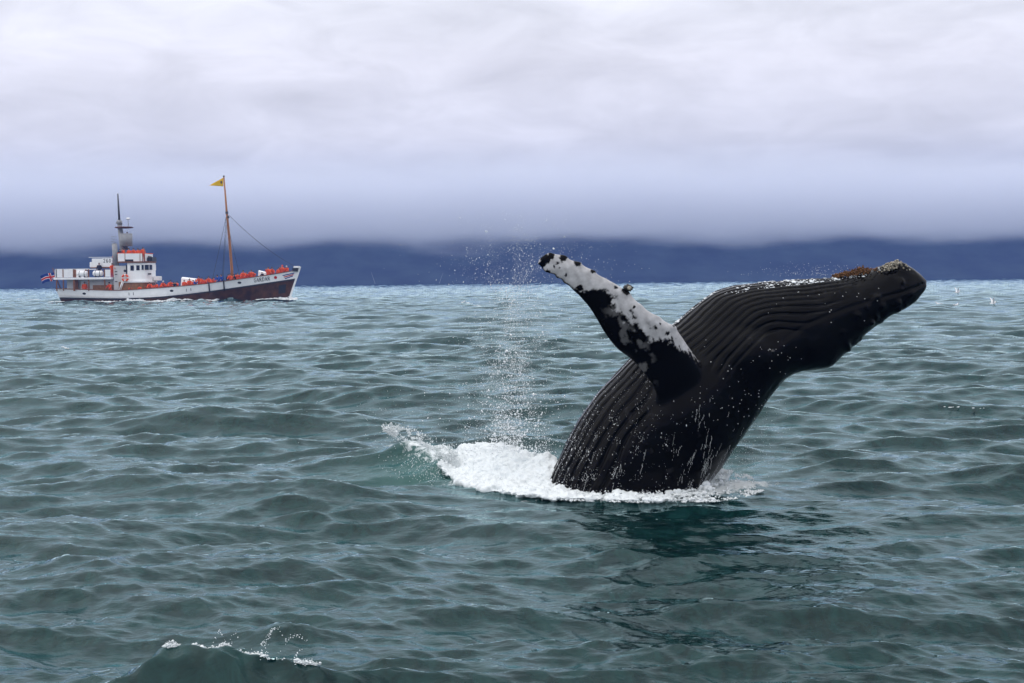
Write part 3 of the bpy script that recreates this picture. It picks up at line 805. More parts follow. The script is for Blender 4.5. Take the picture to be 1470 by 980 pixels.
for a, b in zip(rows[:-1], rows[1:]):
    for k in range(4): bm.faces.new((a[k], a[(k+1) % 4], b[(k+1) % 4], b[k]))
bm.faces.new(rows[-1]); bm.faces.new(rows[0][::-1])
bm_obj('stern_post', bm, M_TIMBER, boat, smooth=False)
# flat marks laid on the hull side: polygons given in side view, 2 cm proud of the planking
def hull_mark(name, polys, material, side=-1, proud=0.025, parent=boat):
    pts = []; faces = []; k = 0
    for poly in polys:
        for (x, z) in poly: pts.append((x, side*(float(hull_y(x, z))+proud), z))
        faces.append(list(range(k, k+len(poly)))); k += len(poly)
    me = bpy.data.meshes.new(name); me.from_pydata(pts, [], faces); me.materials.append(material); me.update()
    o = bpy.data.objects.new(name, me); COL.objects.link(o); o.parent = parent
    return o
def zpoly(*pts): return [(bx(a), bz(a, b)) for a, b in pts]
def disc_poly(zx, zy, rx, ry, n=14): return [(bx(zx)+rx*math.cos(6.283*k/n), bz(zx, zy)+ry*math.sin(6.283*k/n)) for k in range(n)]
for zx, zy in ((290, 665), (752, 650), (1098, 608)):
    hp = hull_mark('freeing_port', [disc_poly(zx, zy, 0.24, 0.14)], M_BLACK)
hull_mark('hawse_plate', [zpoly((1292, 622), (1330, 615), (1322, 662), (1288, 668))], M_BLACK)
for zx, zy0, zy1 in ((945, 606, 662), (1020, 594, 650)):
    tp = [(bx(zx), -float(hull_y(bx(zx), bz(zx, y_)))-0.07, bz(zx, y_)) for y_ in np.linspace(zy0, zy1, 5)]
    tube('fender_post', tp, 0.085, M_BLACK, n=8)
for zx, zy in ((530, 668), (553, 667), (828, 648), (851, 645)):
    hull_mark('scupper_mark', [zpoly((zx-2, zy-9), (zx+2, zy-9), (zx+2, zy+6), (zx-2, zy+6))], M_GREYM)
for a, mt_ in ((0, M_FBLUE), (1, M_FRED), (2, M_FBLUE)):
    x0 = 1312+a*5; y0 = 571+a*8.0
    hull_mark('bow_stripe', [zpoly((x0, y0-2.2), (1372-a*4, y0-2.2-14), (1371-a*4, y0+2.2-13), (x0+3, y0+2.2))], mt_)
hull_mark('bow_emblem', [disc_poly(1278, 581, 0.19, 0.19)], M_FRED)
# painted name, serif capitals built from strokes
def stroke(a, b, w):
    a, b = np.array(a), np.array(b); d = (b-a)/np.linalg.norm(b-a); n = np.array([-d[1], d[0]])*w/2
    return [tuple(a-n), tuple(b-n), tuple(b+n), tuple(a+n)]
def letter(c):
    T, t_ = 0.17, 0.09; S = []
    ser = lambda x, y: S.append(stroke((x-0.13, y), (x+0.13, y), 0.07))
    if c == 'A':
        S += [stroke((0.08, 0), (0.38, 1), t_), stroke((0.38, 1), (0.70, 0), T), stroke((0.2, 0.34), (0.58, 0.34), t_)]; ser(0.08, 0.03); ser(0.70, 0.03)
    if c in 'RD':
        S += [stroke((0.16, 0), (0.16, 1), T)]; ser(0.14, 0.03); ser(0.12, 0.97)
    if c == 'R':
        arc = [(0.16, 0.97), (0.45, 0.97), (0.60, 0.86), (0.60, 0.65), (0.45, 0.52), (0.16, 0.50)]
        S += [stroke(a, b, 0.12) for a, b in zip(arc[:-1], arc[1:])]+[stroke((0.38, 0.5), (0.68, 0), T)]; ser(0.70, 0.03)
    if c == 'D':
        arc = [(0.16, 0.97), (0.42, 0.97), (0.64, 0.80), (0.70, 0.5), (0.64, 0.20), (0.42, 0.03), (0.16, 0.03)]
        S += [stroke(a, b, 0.12) for a, b in zip(arc[:-1], arc[1:])]
    if c == 'G':
        arc = [(0.70, 0.80), (0.55, 0.96), (0.33, 0.97), (0.14, 0.78), (0.09, 0.5), (0.14, 0.22), (0.33, 0.03), (0.55, 0.04), (0.68, 0.14), (0.68, 0.42)]
        S += [stroke(a, b, 0.13) for a, b in zip(arc[:-1], arc[1:])]; S.append(stroke((0.44, 0.42), (0.84, 0.42), 0.14))
    if c in '260':
        if c == '2': pl = [(0.1, 0.75), (0.2, 0.95), (0.5, 0.97), (0.62, 0.75), (0.5, 0.5), (0.1, 0.05), (0.66, 0.05)]
        if c == '6': pl = [(0.6, 0.9), (0.4, 0.98), (0.16, 0.75), (0.1, 0.35), (0.22, 0.06), (0.5, 0.06), (0.64, 0.28), (0.5, 0.52), (0.2, 0.48)]
        if c == '0': pl = [(0.36, 0.97), (0.14, 0.8), (0.1, 0.5), (0.14, 0.2), (0.36, 0.03), (0.58, 0.2), (0.62, 0.5), (0.58, 0.8), (0.36, 0.97)]
        S += [stroke(a, b, 0.17) for a, b in zip(pl[:-1], pl[1:])]
    return S
p0 = np.array([bx(1170), bz(1170, 607)]); p1 = np.array([bx(1252), bz(1252, 595)])
dirx = (p1-p0)/np.linalg.norm(p1-p0); adv = np.linalg.norm(p1-p0)/6; hgt = 0.47
k = 0
for c in 'GARDAR':
    polys = []
    for q_ in letter(c):
        polys.append([tuple(p0+dirx*(k*adv+a*adv*1.12)+np.array([0.0, 1.0])*b*hgt) for a, b in q_])
    for i, pl in enumerate(polys):
        pass
    lo_ = hull_mark('name_letter', polys, M_BLACK, proud=0.03); lo_['label'] = 'black painted capital letter '+c
    k += 1
# -------- after deck with its canopy
M_SHADE = mat('shaded_white_panel', (0.60, 0.60, 0.60), 0.6, 0.3, noise=0.1, nscale=2)  # white cabin walls, with their shade put into the grey
zbox('boat_deck', 135, 581, 436, 592, -2.7, 2.7, M_WHITE, bevel=0.03)
zbox('after_cabin', 190, 592, 226, 655, -1.5, 1.5, M_SHADE)
zbox('after_cabin', 262, 592, 445, 655, -1.6, 1.6, M_SHADE)
zbox('cabin_door', 232, 594, 250, 650, -1.66, -1.56, M_TIMBER)
zbox('wainscot', 328, 620, 476, 650, -1.72, -1.61, M_TAN)
for zx, w in ((150, 5), (185, 5), (241, 9), (317, 6), (400, 6)):
    for y in (-2.55, 2.55):
        zbox('canopy_post', zx-w/2, 538, zx+w/2, 651, y-0.07, y+0.07, M_TIMBER)
for z0, z1, y0, y1 in ((144, 181, 540, 579), (188, 235, 540, 580), (404, 431, 540, 577)):
    zbox('canvas_panel', z0, y0, z1, y1, -2.62, -2.57, M_WHITE2)
    zbox('canvas_panel', z0, y0, z1, y1, 2.57, 2.62, M_WHITE2)
zbox('canvas_panel', 141, 541, 143.5, 580, -2.5, 2.5, M_WHITE2)
zbox('guard_rail', 145, 536, 320, 539, -2.6, -2.55, M_WHITE)
zbox('guard_rail', 145, 536, 320, 539, 2.55, 2.6, M_WHITE)
# upper after house with the painted number
zbox('upper_house', 320, 482, 373, 530, -1.3, 1.3, M_WHITE, bevel=0.03)
zbox('number_board', 375, 480, 429, 525, -1.44, -1.34, M_WHITE)
zbox('upper_house', 376, 484, 428, 530, -1.28, 1.2, M_WHITE, bevel=0.03)
zbox('number_rail', 305, 474, 430, 476.5, -1.36, -1.32, M_WHITE)
zbox('vent_box', 307, 500, 318, 528, -1.2, -0.7, M_WHITE2, bevel=0.05)
zbox('timber_trim', 315, 527, 470, 531.5, -1.5, 1.5, M_TIMBER)
for i, c in enumerate('260'):
    pl = []
    for q_ in letter(c): pl.append([(bx(382+i*14.5)+a*0.36, bz(400, 503)+b*0.46) for a, b in q_])
    pts = []; faces = []; kk = 0
    for poly in pl:
        pts += [(x, -1.452, z) for x, z in poly]; faces.append(list(range(kk, kk+4))); kk += 4
    me = bpy.data.meshes.new('number_digit'); me.from_pydata(pts, [], faces); me.materials.append(M_BLACK)
    o = bpy.data.objects.new('number_digit', me); COL.objects.link(o); o.parent = boat; o['label'] = 'black painted digit '+c
# -------- wheelhouse
def rounded_house(name, zx0, zx1, zy0, zy1, half, nose, material, parent=boat):
    """house with a rounded front"""
    x0, x1 = bx(zx0), bx(zx1); z0, z1 = bz((zx0+zx1)/2, zy1), bz((zx0+zx1)/2, zy0)
    out_ = [(x0, -half)]+[(x1-nose+nose*math.cos(a), half*math.sin(a)) for a in np.linspace(-math.pi/2, math.pi/2, 13)]+[(x0, half)]
    bm = bmesh.new()
    lo_ = [bm.verts.new((x, y, z0)) for x, y in out_]; hi_ = [bm.verts.new((x, y, z1)) for x, y in out_]
    n = len(out_)
    for k in range(n): bm.faces.new((lo_[k], lo_[(k+1) % n], hi_[(k+1) % n], hi_[k]))
    bm.faces.new(hi_); bm.faces.new(lo_[::-1])
    return bm_obj(name, bm, material, parent, smooth=False)
zbox('deck_house', 440, 520, 516, 648, -2.0, 2.0, M_SHADE, bevel=0.03)
rounded_house('lower_house', 470, 628, 603, 652, 2.35, 0.9, M_TAN)
rounded_house('wheelhouse_deck', 488, 640, 599, 607, 2.5, 1.0, M_WHITE)
wh = rounded_house('wheelhouse', 515, 634, 505, 601, 2.2, 1.0, M_WHITE)
def win(zx0, zy0, zx1, zy1, y):
    w = zbox('window', zx0-1.6, zy0-1.6, zx1+1.6, zy1+1.6, y-0.03, y+0.04, M_WHITE, parent=wh, bevel=0.015)
    zbox('pane', zx0, zy0, zx1, zy1, y-0.045, y-0.031, M_GLASS, parent=w)
for r_ in ((531.5, 518, 549.5, 545), (562, 517, 579.5, 543), (589.5, 515.5, 604, 541)): win(*r_, -2.2)
# the two panes on the rounded front
for a0, zx0, zx1 in ((-1.10, 610, 619), (-0.62, 625, 631)):
    for sgn in (1, -1):
        a = a0*sgn; x1 = bx(634); c_ = Vector((x1-1.0+1.0*math.cos(a), 2.2*math.sin(a), bz(620, 528)))
        nrm = Vector((math.cos(a)*2.2, math.sin(a)*1.0, 0)).normalized(); tan = Vector((-nrm.y, nrm.x, 0))
        bm = bmesh.new(); w = 0.34
        for (ww, hh, o0, o1) in ((w+.05, 0.38, -0.03, 0.03),):
            vs = [bm.verts.new(c_+tan*sx_*ww/1.0+nrm*oo+Vector((0, 0, sz_*hh))) for oo in (o0, o1) for sx_, sz_ in ((-1, -1), (1, -1), (1, 1), (-1, 1))]
            for f in ((0, 1, 2, 3), (7, 6, 5, 4), (0, 4, 5, 1), (1, 5, 6, 2), (2, 6, 7, 3), (3, 7, 4, 0)): bm.faces.new([vs[i] for i in f])
        fr = bm_obj('window', bm, M_WHITE, wh, smooth=False)
        bm = bmesh.new(); vs = [bm.verts.new(c_+tan*sx_*w+nrm*0.036+Vector((0, 0, sz_*0.33))) for sx_, sz_ in ((-1, -1), (1, -1), (1, 1), (-1, 1))]
        bm.faces.new(vs); bm_obj('pane', bm, M_GLASS, fr, smooth=False)
tube('porthole', [(bx(500), -2.03, bz(500, 546)), (bx(500), -1.98, bz(500, 546))], 0.16, M_BLACK, n=14)
zbox('doorway_dark', 506, 515, 513, 562, -2.04, -1.99, M_BLACK)  # black slab painting the dark inside of the doorway
for zy in (548, 563, 600): zbox('wall_fitting', 447, zy, 460, zy+4, -2.06, -2.0, M_GREYD)
zbox('front_locker', 636, 574, 663, 597, -0.9, 0.9, M_WHITE, bevel=0.04)
zbox('searchlight', 618, 558, 634, 566, -1.9, -1.6, M_GREYD, bevel=0.04)
tube('ladder_rail', [zt(474, 648, -2.6), zt(492, 598, -2.5)], 0.07, M_WHITE)
tube('ladder_rail', [zt(482, 648, -2.6), zt(499, 598, -2.5)], 0.05, M_WHITE)
# flying bridge
rounded_house('roof_edge', 466, 638, 497, 504, 2.4, 1.1, M_TIMBER)
for a0, a1 in ((465, 501), (505, 579), (583, 592)): zbox('dodger_panel', a0, 456, a1, 497, -2.12, -2.06, M_WHITE2)
for a0, a1 in ((465, 501), (505, 579), (583, 592)): zbox('dodger_panel', a0, 456, a1, 497, 2.06, 2.12, M_WHITE2)
zbox('dodger_panel', 603, 457, 606, 497, -2.0, 2.0, M_WHITE2)
zbox('dodger_gap_dark', 505, 487, 546, 497.5, -2.16, -2.125, M_BLACK)  # no opening cut; a black slab paints the dark inside the gap
zbox('bridge_rail', 463, 452, 607, 455.5, -2.14, -2.08, M_BUOY)
zbox('bridge_rail', 463, 452, 607, 455.5, 2.08, 2.14, M_BUOY)
for zx in (465, 503, 581, 594, 606): tube('stanchion', [zt(zx, 498, -2.1), zt(zx, 430 if zx == 606 else 452, -2.1)], 0.04, M_TAN, n=6)
zbox('bridge_console', 609, 474, 634, 497, -1.2, 1.2, M_BLACK, bevel=0.06)
tube('loudhailer', [zt(612, 472, -1.0), zt(628, 478, -1.0)], [0.13, 0.2], M_GREYD)
# funnel, mast tower, radar
def ztube(name, zx0, zy0, zx1, zy1, r0, r1, material, y=0.0, n=14): return tube(name, [zt(zx0, zy0, y), zt(zx1, zy1, y)], [r0, r1], material, n=n)
fn = ztube('funnel', 448, 521, 441, 404, 0.40, 0.33, M_GREYM, y=-1.35)
tube('funnel_cap', [zt(441, 409, -1.35), zt(441, 401, -1.35)], [0.2, 0.12], M_BLACK)
ztube('mast_tower', 478, 500, 452, 281, 0.44, 0.28, M_GREYM, y=0)
ztube('mast_head', 452, 300, 455, 279, 0.44, 0.30, M_GREYM, y=0)
_a, _b = zt(489, 416, -0.1), zt(489, 350, -0.1)
tube('lookout_drum', [_a, _b, (_b[0], _b[1], _b[2]), (_a[0], _a[1], _a[2]+0.06)], [0.78, 0.80, 0.74, 0.72], M_GREYM, n=22)
ztube('drum_bracket', 478, 425, 489, 416, 0.3, 0.55, M_GREYD, y=-0.1)
bm = bmesh.new(); c_ = zt(477, 319, 0)
tube_bm(bm, [(c_[0], 0, c_[2]-0.10), (c_[0], 0, c_[2]-0.05), (c_[0], 0, c_[2]+0.09), (c_[0], 0, c_[2]+0.12)], [0.7, 1.10, 1.16, 1.0], 24)
bm_obj('crosstree', bm, M_RUST, boat)
tube('crosstree_arm', [zt(505, 318, 0), zt(527, 318, 0)], 0.05, M_RUST, n=6)
ztube('topmast', 454, 281, 449, 141, 0.15, 0.085, M_GREYD, y=0, n=8)
tube('radar_stalk', [zt(503, 316, -0.2), zt(503, 279, -0.2)], 0.035, M_GREYM, n=6)
c_ = Vector(zt(503, 273, -0.2)); bm = bmesh.new(); bmesh.ops.create_uvsphere(bm, u_segments=16, v_segments=10, radius=1)
for v_ in bm.verts: v_.co = Vector((v_.co.x*0.27, v_.co.y*0.27, v_.co.z*(0.17 if v_.co.z > 0 else 0.12)))+c_
bm_obj('radar_dome', bm, M_WHITE, boat)
for zx, zy in ((424, 356), (433, 372)): tube('whip_antenna', [zt(zx+2, 470, -1.0), zt(zx, zy, -1.0)], [0.02, 0.012], M_GREYM, n=5)
for zy in (366, 380, 394): tube('antenna_arm', [zt(420, zy, -1.0), zt(445, zy+2, -0.6)], 0.018, M_GREYM, n=5)
# main mast and rigging
MY = 0.0
mast = tube('main_mast', [zt(1044, 620, MY), zt(1041, 540, MY), zt(1032, 390, MY), zt(1020, 240, MY), zt(1008, 50, MY)], [0.19, 0.185, 0.17, 0.14, 0.085], M_MAST, n=12)
tube('mast_band', [zt(1020.5, 246, MY), zt(1019.5, 234, MY)], 0.19, M_GREYD, parent=mast)
tube('mast_band', [zt(1026.5, 270, MY), zt(1025.5, 258, MY)], 0.17, M_GREYD, parent=mast)
tube('mast_truck', [zt(1008.2, 52, MY), zt(1007.8, 46, MY)], 0.12, M_GREYD, parent=mast)
def sag(a, b, r_, name, drop=0.15):
    a, b = Vector(a), Vector(b); pts = []
    for k in np.linspace(0, 1, 9):
        p = a.lerp(b, k); p.z -= drop*4*k*(1-k); pts.append(p)
    return tube(name, pts, r_, M_ROPE, n=5)
sag(zt(1030, 252, 0), zt(1368, 520, 0), 0.026, 'forestay', 0.5)
sag(zt(1016, 262, 0), (bx(962), -3.1, bz(962, 600)), 0.024, 'shroud')
sag(zt(1016, 262, 0), (bx(962), 3.1, bz(962, 600)), 0.024, 'shroud')
sag(zt(1022, 262, 0), (bx(1018), -3.0, bz(1018, 594)), 0.024, 'shroud')
sag(zt(1022, 262, 0), (bx(1018), 3.0, bz(1018, 594)), 0.024, 'shroud')
sag(zt(1024, 300, 0), (bx(1066), -2.7, bz(1066, 590)), 0.020, 'shroud')
sag(zt(1024, 300, 0), (bx(1066), 2.7, bz(1066, 590)), 0.020, 'shroud')
# -------- gear on deck: covered hatch amidships, locker near the bow, life raft canisters
def canvas_cover(name, zx0, zx1, zy0, zy1, half, lean, label):
    x0, x1 = bx(zx0), bx(zx1); zlow = deck_z((x0+x1)/2)-0.0; ztop = bz((zx0+zx1)/2, zy0)
    o = empty(name, (boat.location.x+x0, BY, boat.location.z+zlow))
    n, m_ = 22, 12; A = np.linspace(0, 1, n)[:, None]; Bq = np.linspace(-1, 1, m_)[None, :]
    hh = (ztop-zlow)*(1-0.16*A-0.30*np.clip(A-0.6, 0, 1)**1.5*lean)*(1-0.15*np.abs(Bq)**3)*np.where((A < .02) | (A > .98), 0.0, 1.0)
    hh = np.where(np.abs(Bq) > 0.99, 0.0, hh)
    x = A*(x1-x0)+0*Bq; y = half*Bq+0*A
    c = mesh_np('canvas', np.stack([x+0*y, y+0*x, hh+0*x], -1).reshape(-1, 3), grid_faces(n, m_), [M_WHITE2], parent=o, smooth=False)
    part_box('base_frame', 0, x1-x0, -half, half, -0.02, 0.12, M_TIMBER, parent=o)
    return tag(o, label, 'cover')
canvas_cover('hatch_cover', 779, 884, 577, 625, 1.3, 0.6, 'white canvas hatch cover on the deck amidships behind the passengers')
canvas_cover('hatch_cover', 1183, 1228, 542, 570, 0.8, 0.2, 'small white canvas cover on the foredeck near the bow passengers')
def canister(zx0, zx1, zy0, zy1, label):
    x0, x1 = bx(zx0), bx(zx1); zc = bz((zx0+zx1)/2, (zy0+zy1)/2); r_ = (bz(zx0, zy0)-bz(zx0, zy1))/2; zd = bz((zx0+zx1)/2, 581)
    o = empty('life_raft_canister', (boat.location.x+(x0+x1)/2, BY-2.2, boat.location.z+zd))
    hl = (x1-x0)/2; zc -= zd; zc = max(zc, r_+0.03)
    tube('barrel', [(-hl, 0, zc), (-hl+.08, 0, zc), (-hl+.14, 0, zc), (hl-.14, 0, zc), (hl-.08, 0, zc), (hl, 0, zc)], [r_*.55, r_*.85, r_, r_, r_*.85, r_*.55], M_WHITE2, parent=o, n=16)
    for x in (-hl*.45, hl*.45):
        tube('strap', [(x-.03, 0, zc), (x+.03, 0, zc)], r_+0.012, M_GREYD, parent=o, n=16)
        part_box('cradle', x-.05, x+.05, -r_*.8, r_*.8, 0.0, zc-r_*.72, M_GREYD, parent=o)
    return tag(o, label, 'life raft', 'life raft canisters on the boat deck')
canister(251, 310, 547, 577, 'white life raft canister on the boat deck, the one nearer the stern')
canister(336, 388, 545, 574, 'white life raft canister on the boat deck under the number 260')
# lifebuoy on the wheelhouse
c_ = zt(507, 583, -2.62)
lb = empty('lifebuoy', (boat.location.x+c_[0], BY+c_[1], boat.location.z+c_[2]))
def torus_bm(bm, R, r_, a0, a1, n=10, m_=8):
    prev = None
    for a in np.linspace(a0, a1, n):
        ring = [bm.verts.new(((R+r_*math.cos(b))*math.cos(a), r_*math.sin(b), (R+r_*math.cos(b))*math.sin(a))) for b in np.linspace(0, 6.2832, m_, endpoint=False)]
        if prev:
            for k in range(m_): bm.faces.new((prev[k], prev[(k+1) % m_], ring[(k+1) % m_], ring[k]))
        prev = ring
for q_ in range(4):
    bm = bmesh.new(); torus_bm(bm, 0.36, 0.13, q_*1.5708+0.2, q_*1.5708+1.37); bm_obj('orange_segment', bm, M_BUOY, lb)
    bm = bmesh.new(); torus_bm(bm, 0.36, 0.135, q_*1.5708+1.37, q_*1.5708+1.77, 5); bm_obj('white_band', bm, M_FWHITE, lb)
tag(lb, 'orange and white lifebuoy hung on the wheelhouse side below the windows', 'lifebuoy')
# flags
def flag_mesh(name, fn, nu, nv, material, parent, face_mat=None, mats=None):
    U, W = np.meshgrid(np.linspace(0, 1, nu), np.linspace(0, 1, nv), indexing='ij')
    p = fn(U, W)
    o = mesh_np(name, p.reshape(-1, 3), grid_faces(nu, nv), mats or [material], parent=parent, face_mat=face_mat)
    md = o.modifiers.new('thickness', 'SOLIDIFY'); md.thickness = 0.012
    return o
b0 = np.array(boat.location)
yf = empty('pennant', tuple(b0+np.array(zt(1008, 84, 0))))
def pen(U, W):
    x = -U*1.85-0.08; z = (1-U)*(W-0.5)*1.12-0.42*U+0.10; y = 0.10*np.sin(U*7+W)*U
    return np.stack([x, y, z], -1)
flag_mesh('cloth', pen, 24, 8, M_YELLOW, yf)
bm = bmesh.new(); vs = [bm.verts.new((-0.34+0.11*math.cos(6.283*k/12), -0.06, 0.08+0.2*math.sin(6.283*k/12))) for k in range(12)]; bm.faces.new(vs)
vs = [bm.verts.new((-0.34+0.11*math.cos(6.283*k/12), 0.10, 0.08+0.2*math.sin(6.283*k/12))) for k in range(12)]; bm.faces.new(vs)
bm_obj('emblem', bm, M_GREYD, yf, smooth=False)
tag(yf, 'yellow triangular pennant flying from the top of the tall mast', 'flag')
tube('ensign_staff', [zt(137, 642, 0), zt(96, 530, 0)], [0.07, 0.045], M_TIMBER, n=8)
sf = empty('ensign', tuple(b0+np.array(zt(103, 552, 0))))
def ens(U, W):
    x = -U*1.75-0.03+0.28*W*(1-U)*0+0.22*(1-W); z = -(1-W)*1.05-0.55*U**0.8+0.28*U*np.sin(U*3)+0.0; y = 0.16*np.sin(U*8+W*1.5)*U**.5
    return np.stack([x, y, z], -1)
nu, nv = 37, 19; fm = np.zeros((nu-1, nv-1), int)
fm[8:14, :] = 1; fm[:, 6:12] = 1; fm[9:13, :] = np.where(True, 2, 2); fm[:, 7:11] = 2; fm[8, 7:11] = 2
flag_mesh('cloth', ens, nu, nv, None, sf, face_mat=fm.ravel(), mats=[M_FBLUE, M_FWHITE, M_FRED])
tag(sf, 'blue flag with red and white cross drooping from the stern staff', 'flag')
# ------------------------------------------------------------------ passengers
M_SKINP = mat('human_skin', (0.42, 0.22, 0.15), 0.55, 0.3)
M_ORANGE = mat('orange_suit', (0.82, 0.095, 0.016), 0.7, 0.2, noise=0.25, nscale=6)
M_BLUE = mat('blue_suit', (0.02, 0.08, 0.42), 0.7, 0.2, noise=0.25, nscale=6)
M_NAVY = mat('navy_suit', (0.012, 0.014, 0.03), 0.7, 0.2)
M_HAIRD = mat('dark_hair', (0.012, 0.009, 0.008), 0.6, 0.3)
M_HAIRB = mat('brown_hair', (0.08, 0.035, 0.018), 0.6, 0.3)
M_HATW = mat('white_hat', (0.75, 0.73, 0.72), 0.8, 0.2)
def skin_mesh(name, joints, edges, root=0, levels=1):
    me = bpy.data.meshes.new(name); me.from_pydata([j[0] for j in joints], edges, [])
    o = bpy.data.objects.new(name, me); COL.objects.link(o)
    md = o.modifiers.new('skin', 'SKIN'); md.use_smooth_shade = True
    for v_, j_ in zip(me.skin_vertices[0].data, joints):
        v_.radius = j_[1] if isinstance(j_[1], tuple) else (j_[1], j_[1])
    me.skin_vertices[0].data[root].use_root = True
    sb = o.modifiers.new('sub', 'SUBSURF'); sb.levels = levels
    dg = bpy.context.evaluated_depsgraph_get(); ev = o.evaluated_get(dg)
    res = bpy.data.meshes.new_from_object(ev); res.name = name
    bpy.data.objects.remove(o)
    res.polygons.foreach_set('use_smooth', np.ones(len(res.polygons), bool))
    return res
def figure(pose):
    lean = {'rail': -0.16, 'camera': -0.05, 'still': 0.0, 'lean': -0.30}[pose]
    J = [((0, 0, 0.93), (.15, .12)), ((0, lean*.35, 1.14), (.145, .115)), ((0, lean*.8, 1.36), (.17, .12)), ((0, lean*1.05, 1.49), .06), ((0, lean*1.15-.01, 1.56), (.075, .085)), ((0, lean*1.2-.015, 1.64), (.082, .10)), ((0, lean*1.2, 1.71), (.06, .075))]
    E = [(0, 1), (1, 2), (2, 3), (3, 4), (4, 5), (5, 6)]
    S = []
    for sx_ in (-1, 1):
        sh = (sx_*.20, lean*.85, 1.40)
        if pose == 'rail' or pose == 'lean': el, wr, ha = (sx_*.29, lean-.14, 1.17), (sx_*.24, lean-.36, 1.08), (sx_*.22, lean-.46, 1.07)
        elif pose == 'camera': el, wr, ha = (sx_*.30, lean-.17, 1.24), (sx_*.13, lean-.30, 1.48), (sx_*.07, lean-.30, 1.57)
        else: el, wr, ha = (sx_*.27, lean+.02, 1.14), (sx_*.27, lean-.10, .92), (sx_*.26, lean-.14, .83)
        i = len(J); J += [(sh, .075), (el, .058), (wr, .042), (ha, .045)]; E += [(2, i), (i, i+1), (i+1, i+2), (i+2, i+3)]
        i = len(J); J += [((sx_*.10, 0, .86), .105), ((sx_*.12, -.02, .48), .075), ((sx_*.12, .03, .09), .05), ((sx_*.13, -.12, .045), (.045, .04))]; E += [(0, i), (i, i+1), (i+1, i+2), (i+2, i+3)]
    i = len(J); J += [((0, lean*1.2-.125, 1.63), .02)]; E += [(5, i)]              # nose
    body = skin_mesh('person_'+pose, J, E); body.materials.append(M_SKINP)
    # suit: the same limbs, looser, from collar to boots
    keep = [k for k in range(len(J)) if k not in (4, 5, 6, len(J)-1)]; hands = [10, 18]
    keep = [k for k in keep if k not in hands]
    mp = {k: n for n, k in enumerate(keep)}
    J2 = [(J[k][0], tuple(r_*1.16+.010 for r_ in (J[k][1] if isinstance(J[k][1], tuple) else (J[k][1],)*2))) for k in keep]
    E2 = [(mp[a], mp[b]) for a, b in E if a in mp and b in mp]
    suit = skin_mesh('suit_'+pose, J2, E2)
    hx, hy = 0, lean*1.2-.005
    def cap(kind):
        bm = bmesh.new(); bmesh.ops.create_icosphere(bm, subdivisions=3, radius=1)
        for v_ in bm.verts:
            x, y, z = v_.co
            k_ = 1.0
            if kind == 'hat' and z > .2: k_ = 1.12
            if kind == 'hood': k_ = 1.18
            if y < -.35 and z < (.35 if kind != 'hood' else .05): k_ *= .62             # leave the face free
            if z < -.55 and kind != 'hood': k_ *= .7
            v_.co = Vector((x*.098*k_+hx, y*.112*k_+hy, z*.122*k_+1.655))
        me = bpy.data.meshes.new(kind); bm.to_mesh(me); bm.free(); me.polygons.foreach_set('use_smooth', np.ones(len(me.polygons), bool)); return me
    return body, suit, {k: cap(k) for k in ('hair', 'hat', 'hood')}
FIG = {p_: figure(p_) for p_ in ('rail', 'camera', 'still', 'lean')}
_mesh_cache = {}
def with_mat(me, m):
    key = (me.name, m.name)
    if key not in _mesh_cache:
        c = me.copy(); c.materials.clear(); c.materials.append(m); _mesh_cache[key] = c
    return _mesh_cache[key]
def passenger(zx, zy, y, floor, pose, suit_m, head, head_m, yaw, label, group):
    """head centre measured at zx, zy in the boat's side view; stands on floor"""
    x = bx(zx); hz = bz(zx, zy); sc_ = min(max((hz-floor)/1.65, 0.80), 1.12)
    body, suit, caps_ = FIG[pose]
    o = bpy.data.objects.new('person', body); COL.objects.link(o)
    o.location = (boat.location.x+x, BY+y, boat.location.z+floor); o.scale = (sc_,)*3; o.rotation_euler = (0, 0, yaw)
    c = bpy.data.objects.new('flotation_suit', with_mat(suit, suit_m)); COL.objects.link(c); c.parent = o
    h_ = bpy.data.objects.new({'hair': 'hair', 'hat': 'woolly_hat', 'hood': 'hood'}[head], with_mat(caps_[head], head_m)); COL.objects.link(h_); h_.parent = o
    return tag(o, label, 'person', group)
ORD = ['first', 'second', 'third', 'fourth', 'fifth', 'sixth', 'seventh', 'eighth', 'ninth', 'tenth', 'eleventh', 'twelfth', 'thirteenth', 'fourteenth', 'fifteenth', 'sixteenth', 'seventeenth', 'eighteenth', 'nineteenth', 'twentieth',
       'twenty-first', 'twenty-second', 'twenty-third', 'twenty-fourth', 'twenty-fifth', 'twenty-sixth', 'twenty-seventh', 'twenty-eighth', 'twenty-ninth', 'thirtieth', 'thirty-first', 'thirty-second', 'thirty-third', 'thirty-fourth', 'thirty-fifth']
O_, B_, K_ = (M_ORANGE, 'orange suit'), (M_BLUE, 'blue jacket'), (M_NAVY, 'dark jacket')
HD, HB, HW, HN, HO = ('hair', M_HAIRD), ('hair', M_HAIRB), ('hat', M_HATW), ('hat', M_NAVY), ('hood', M_ORANGE)
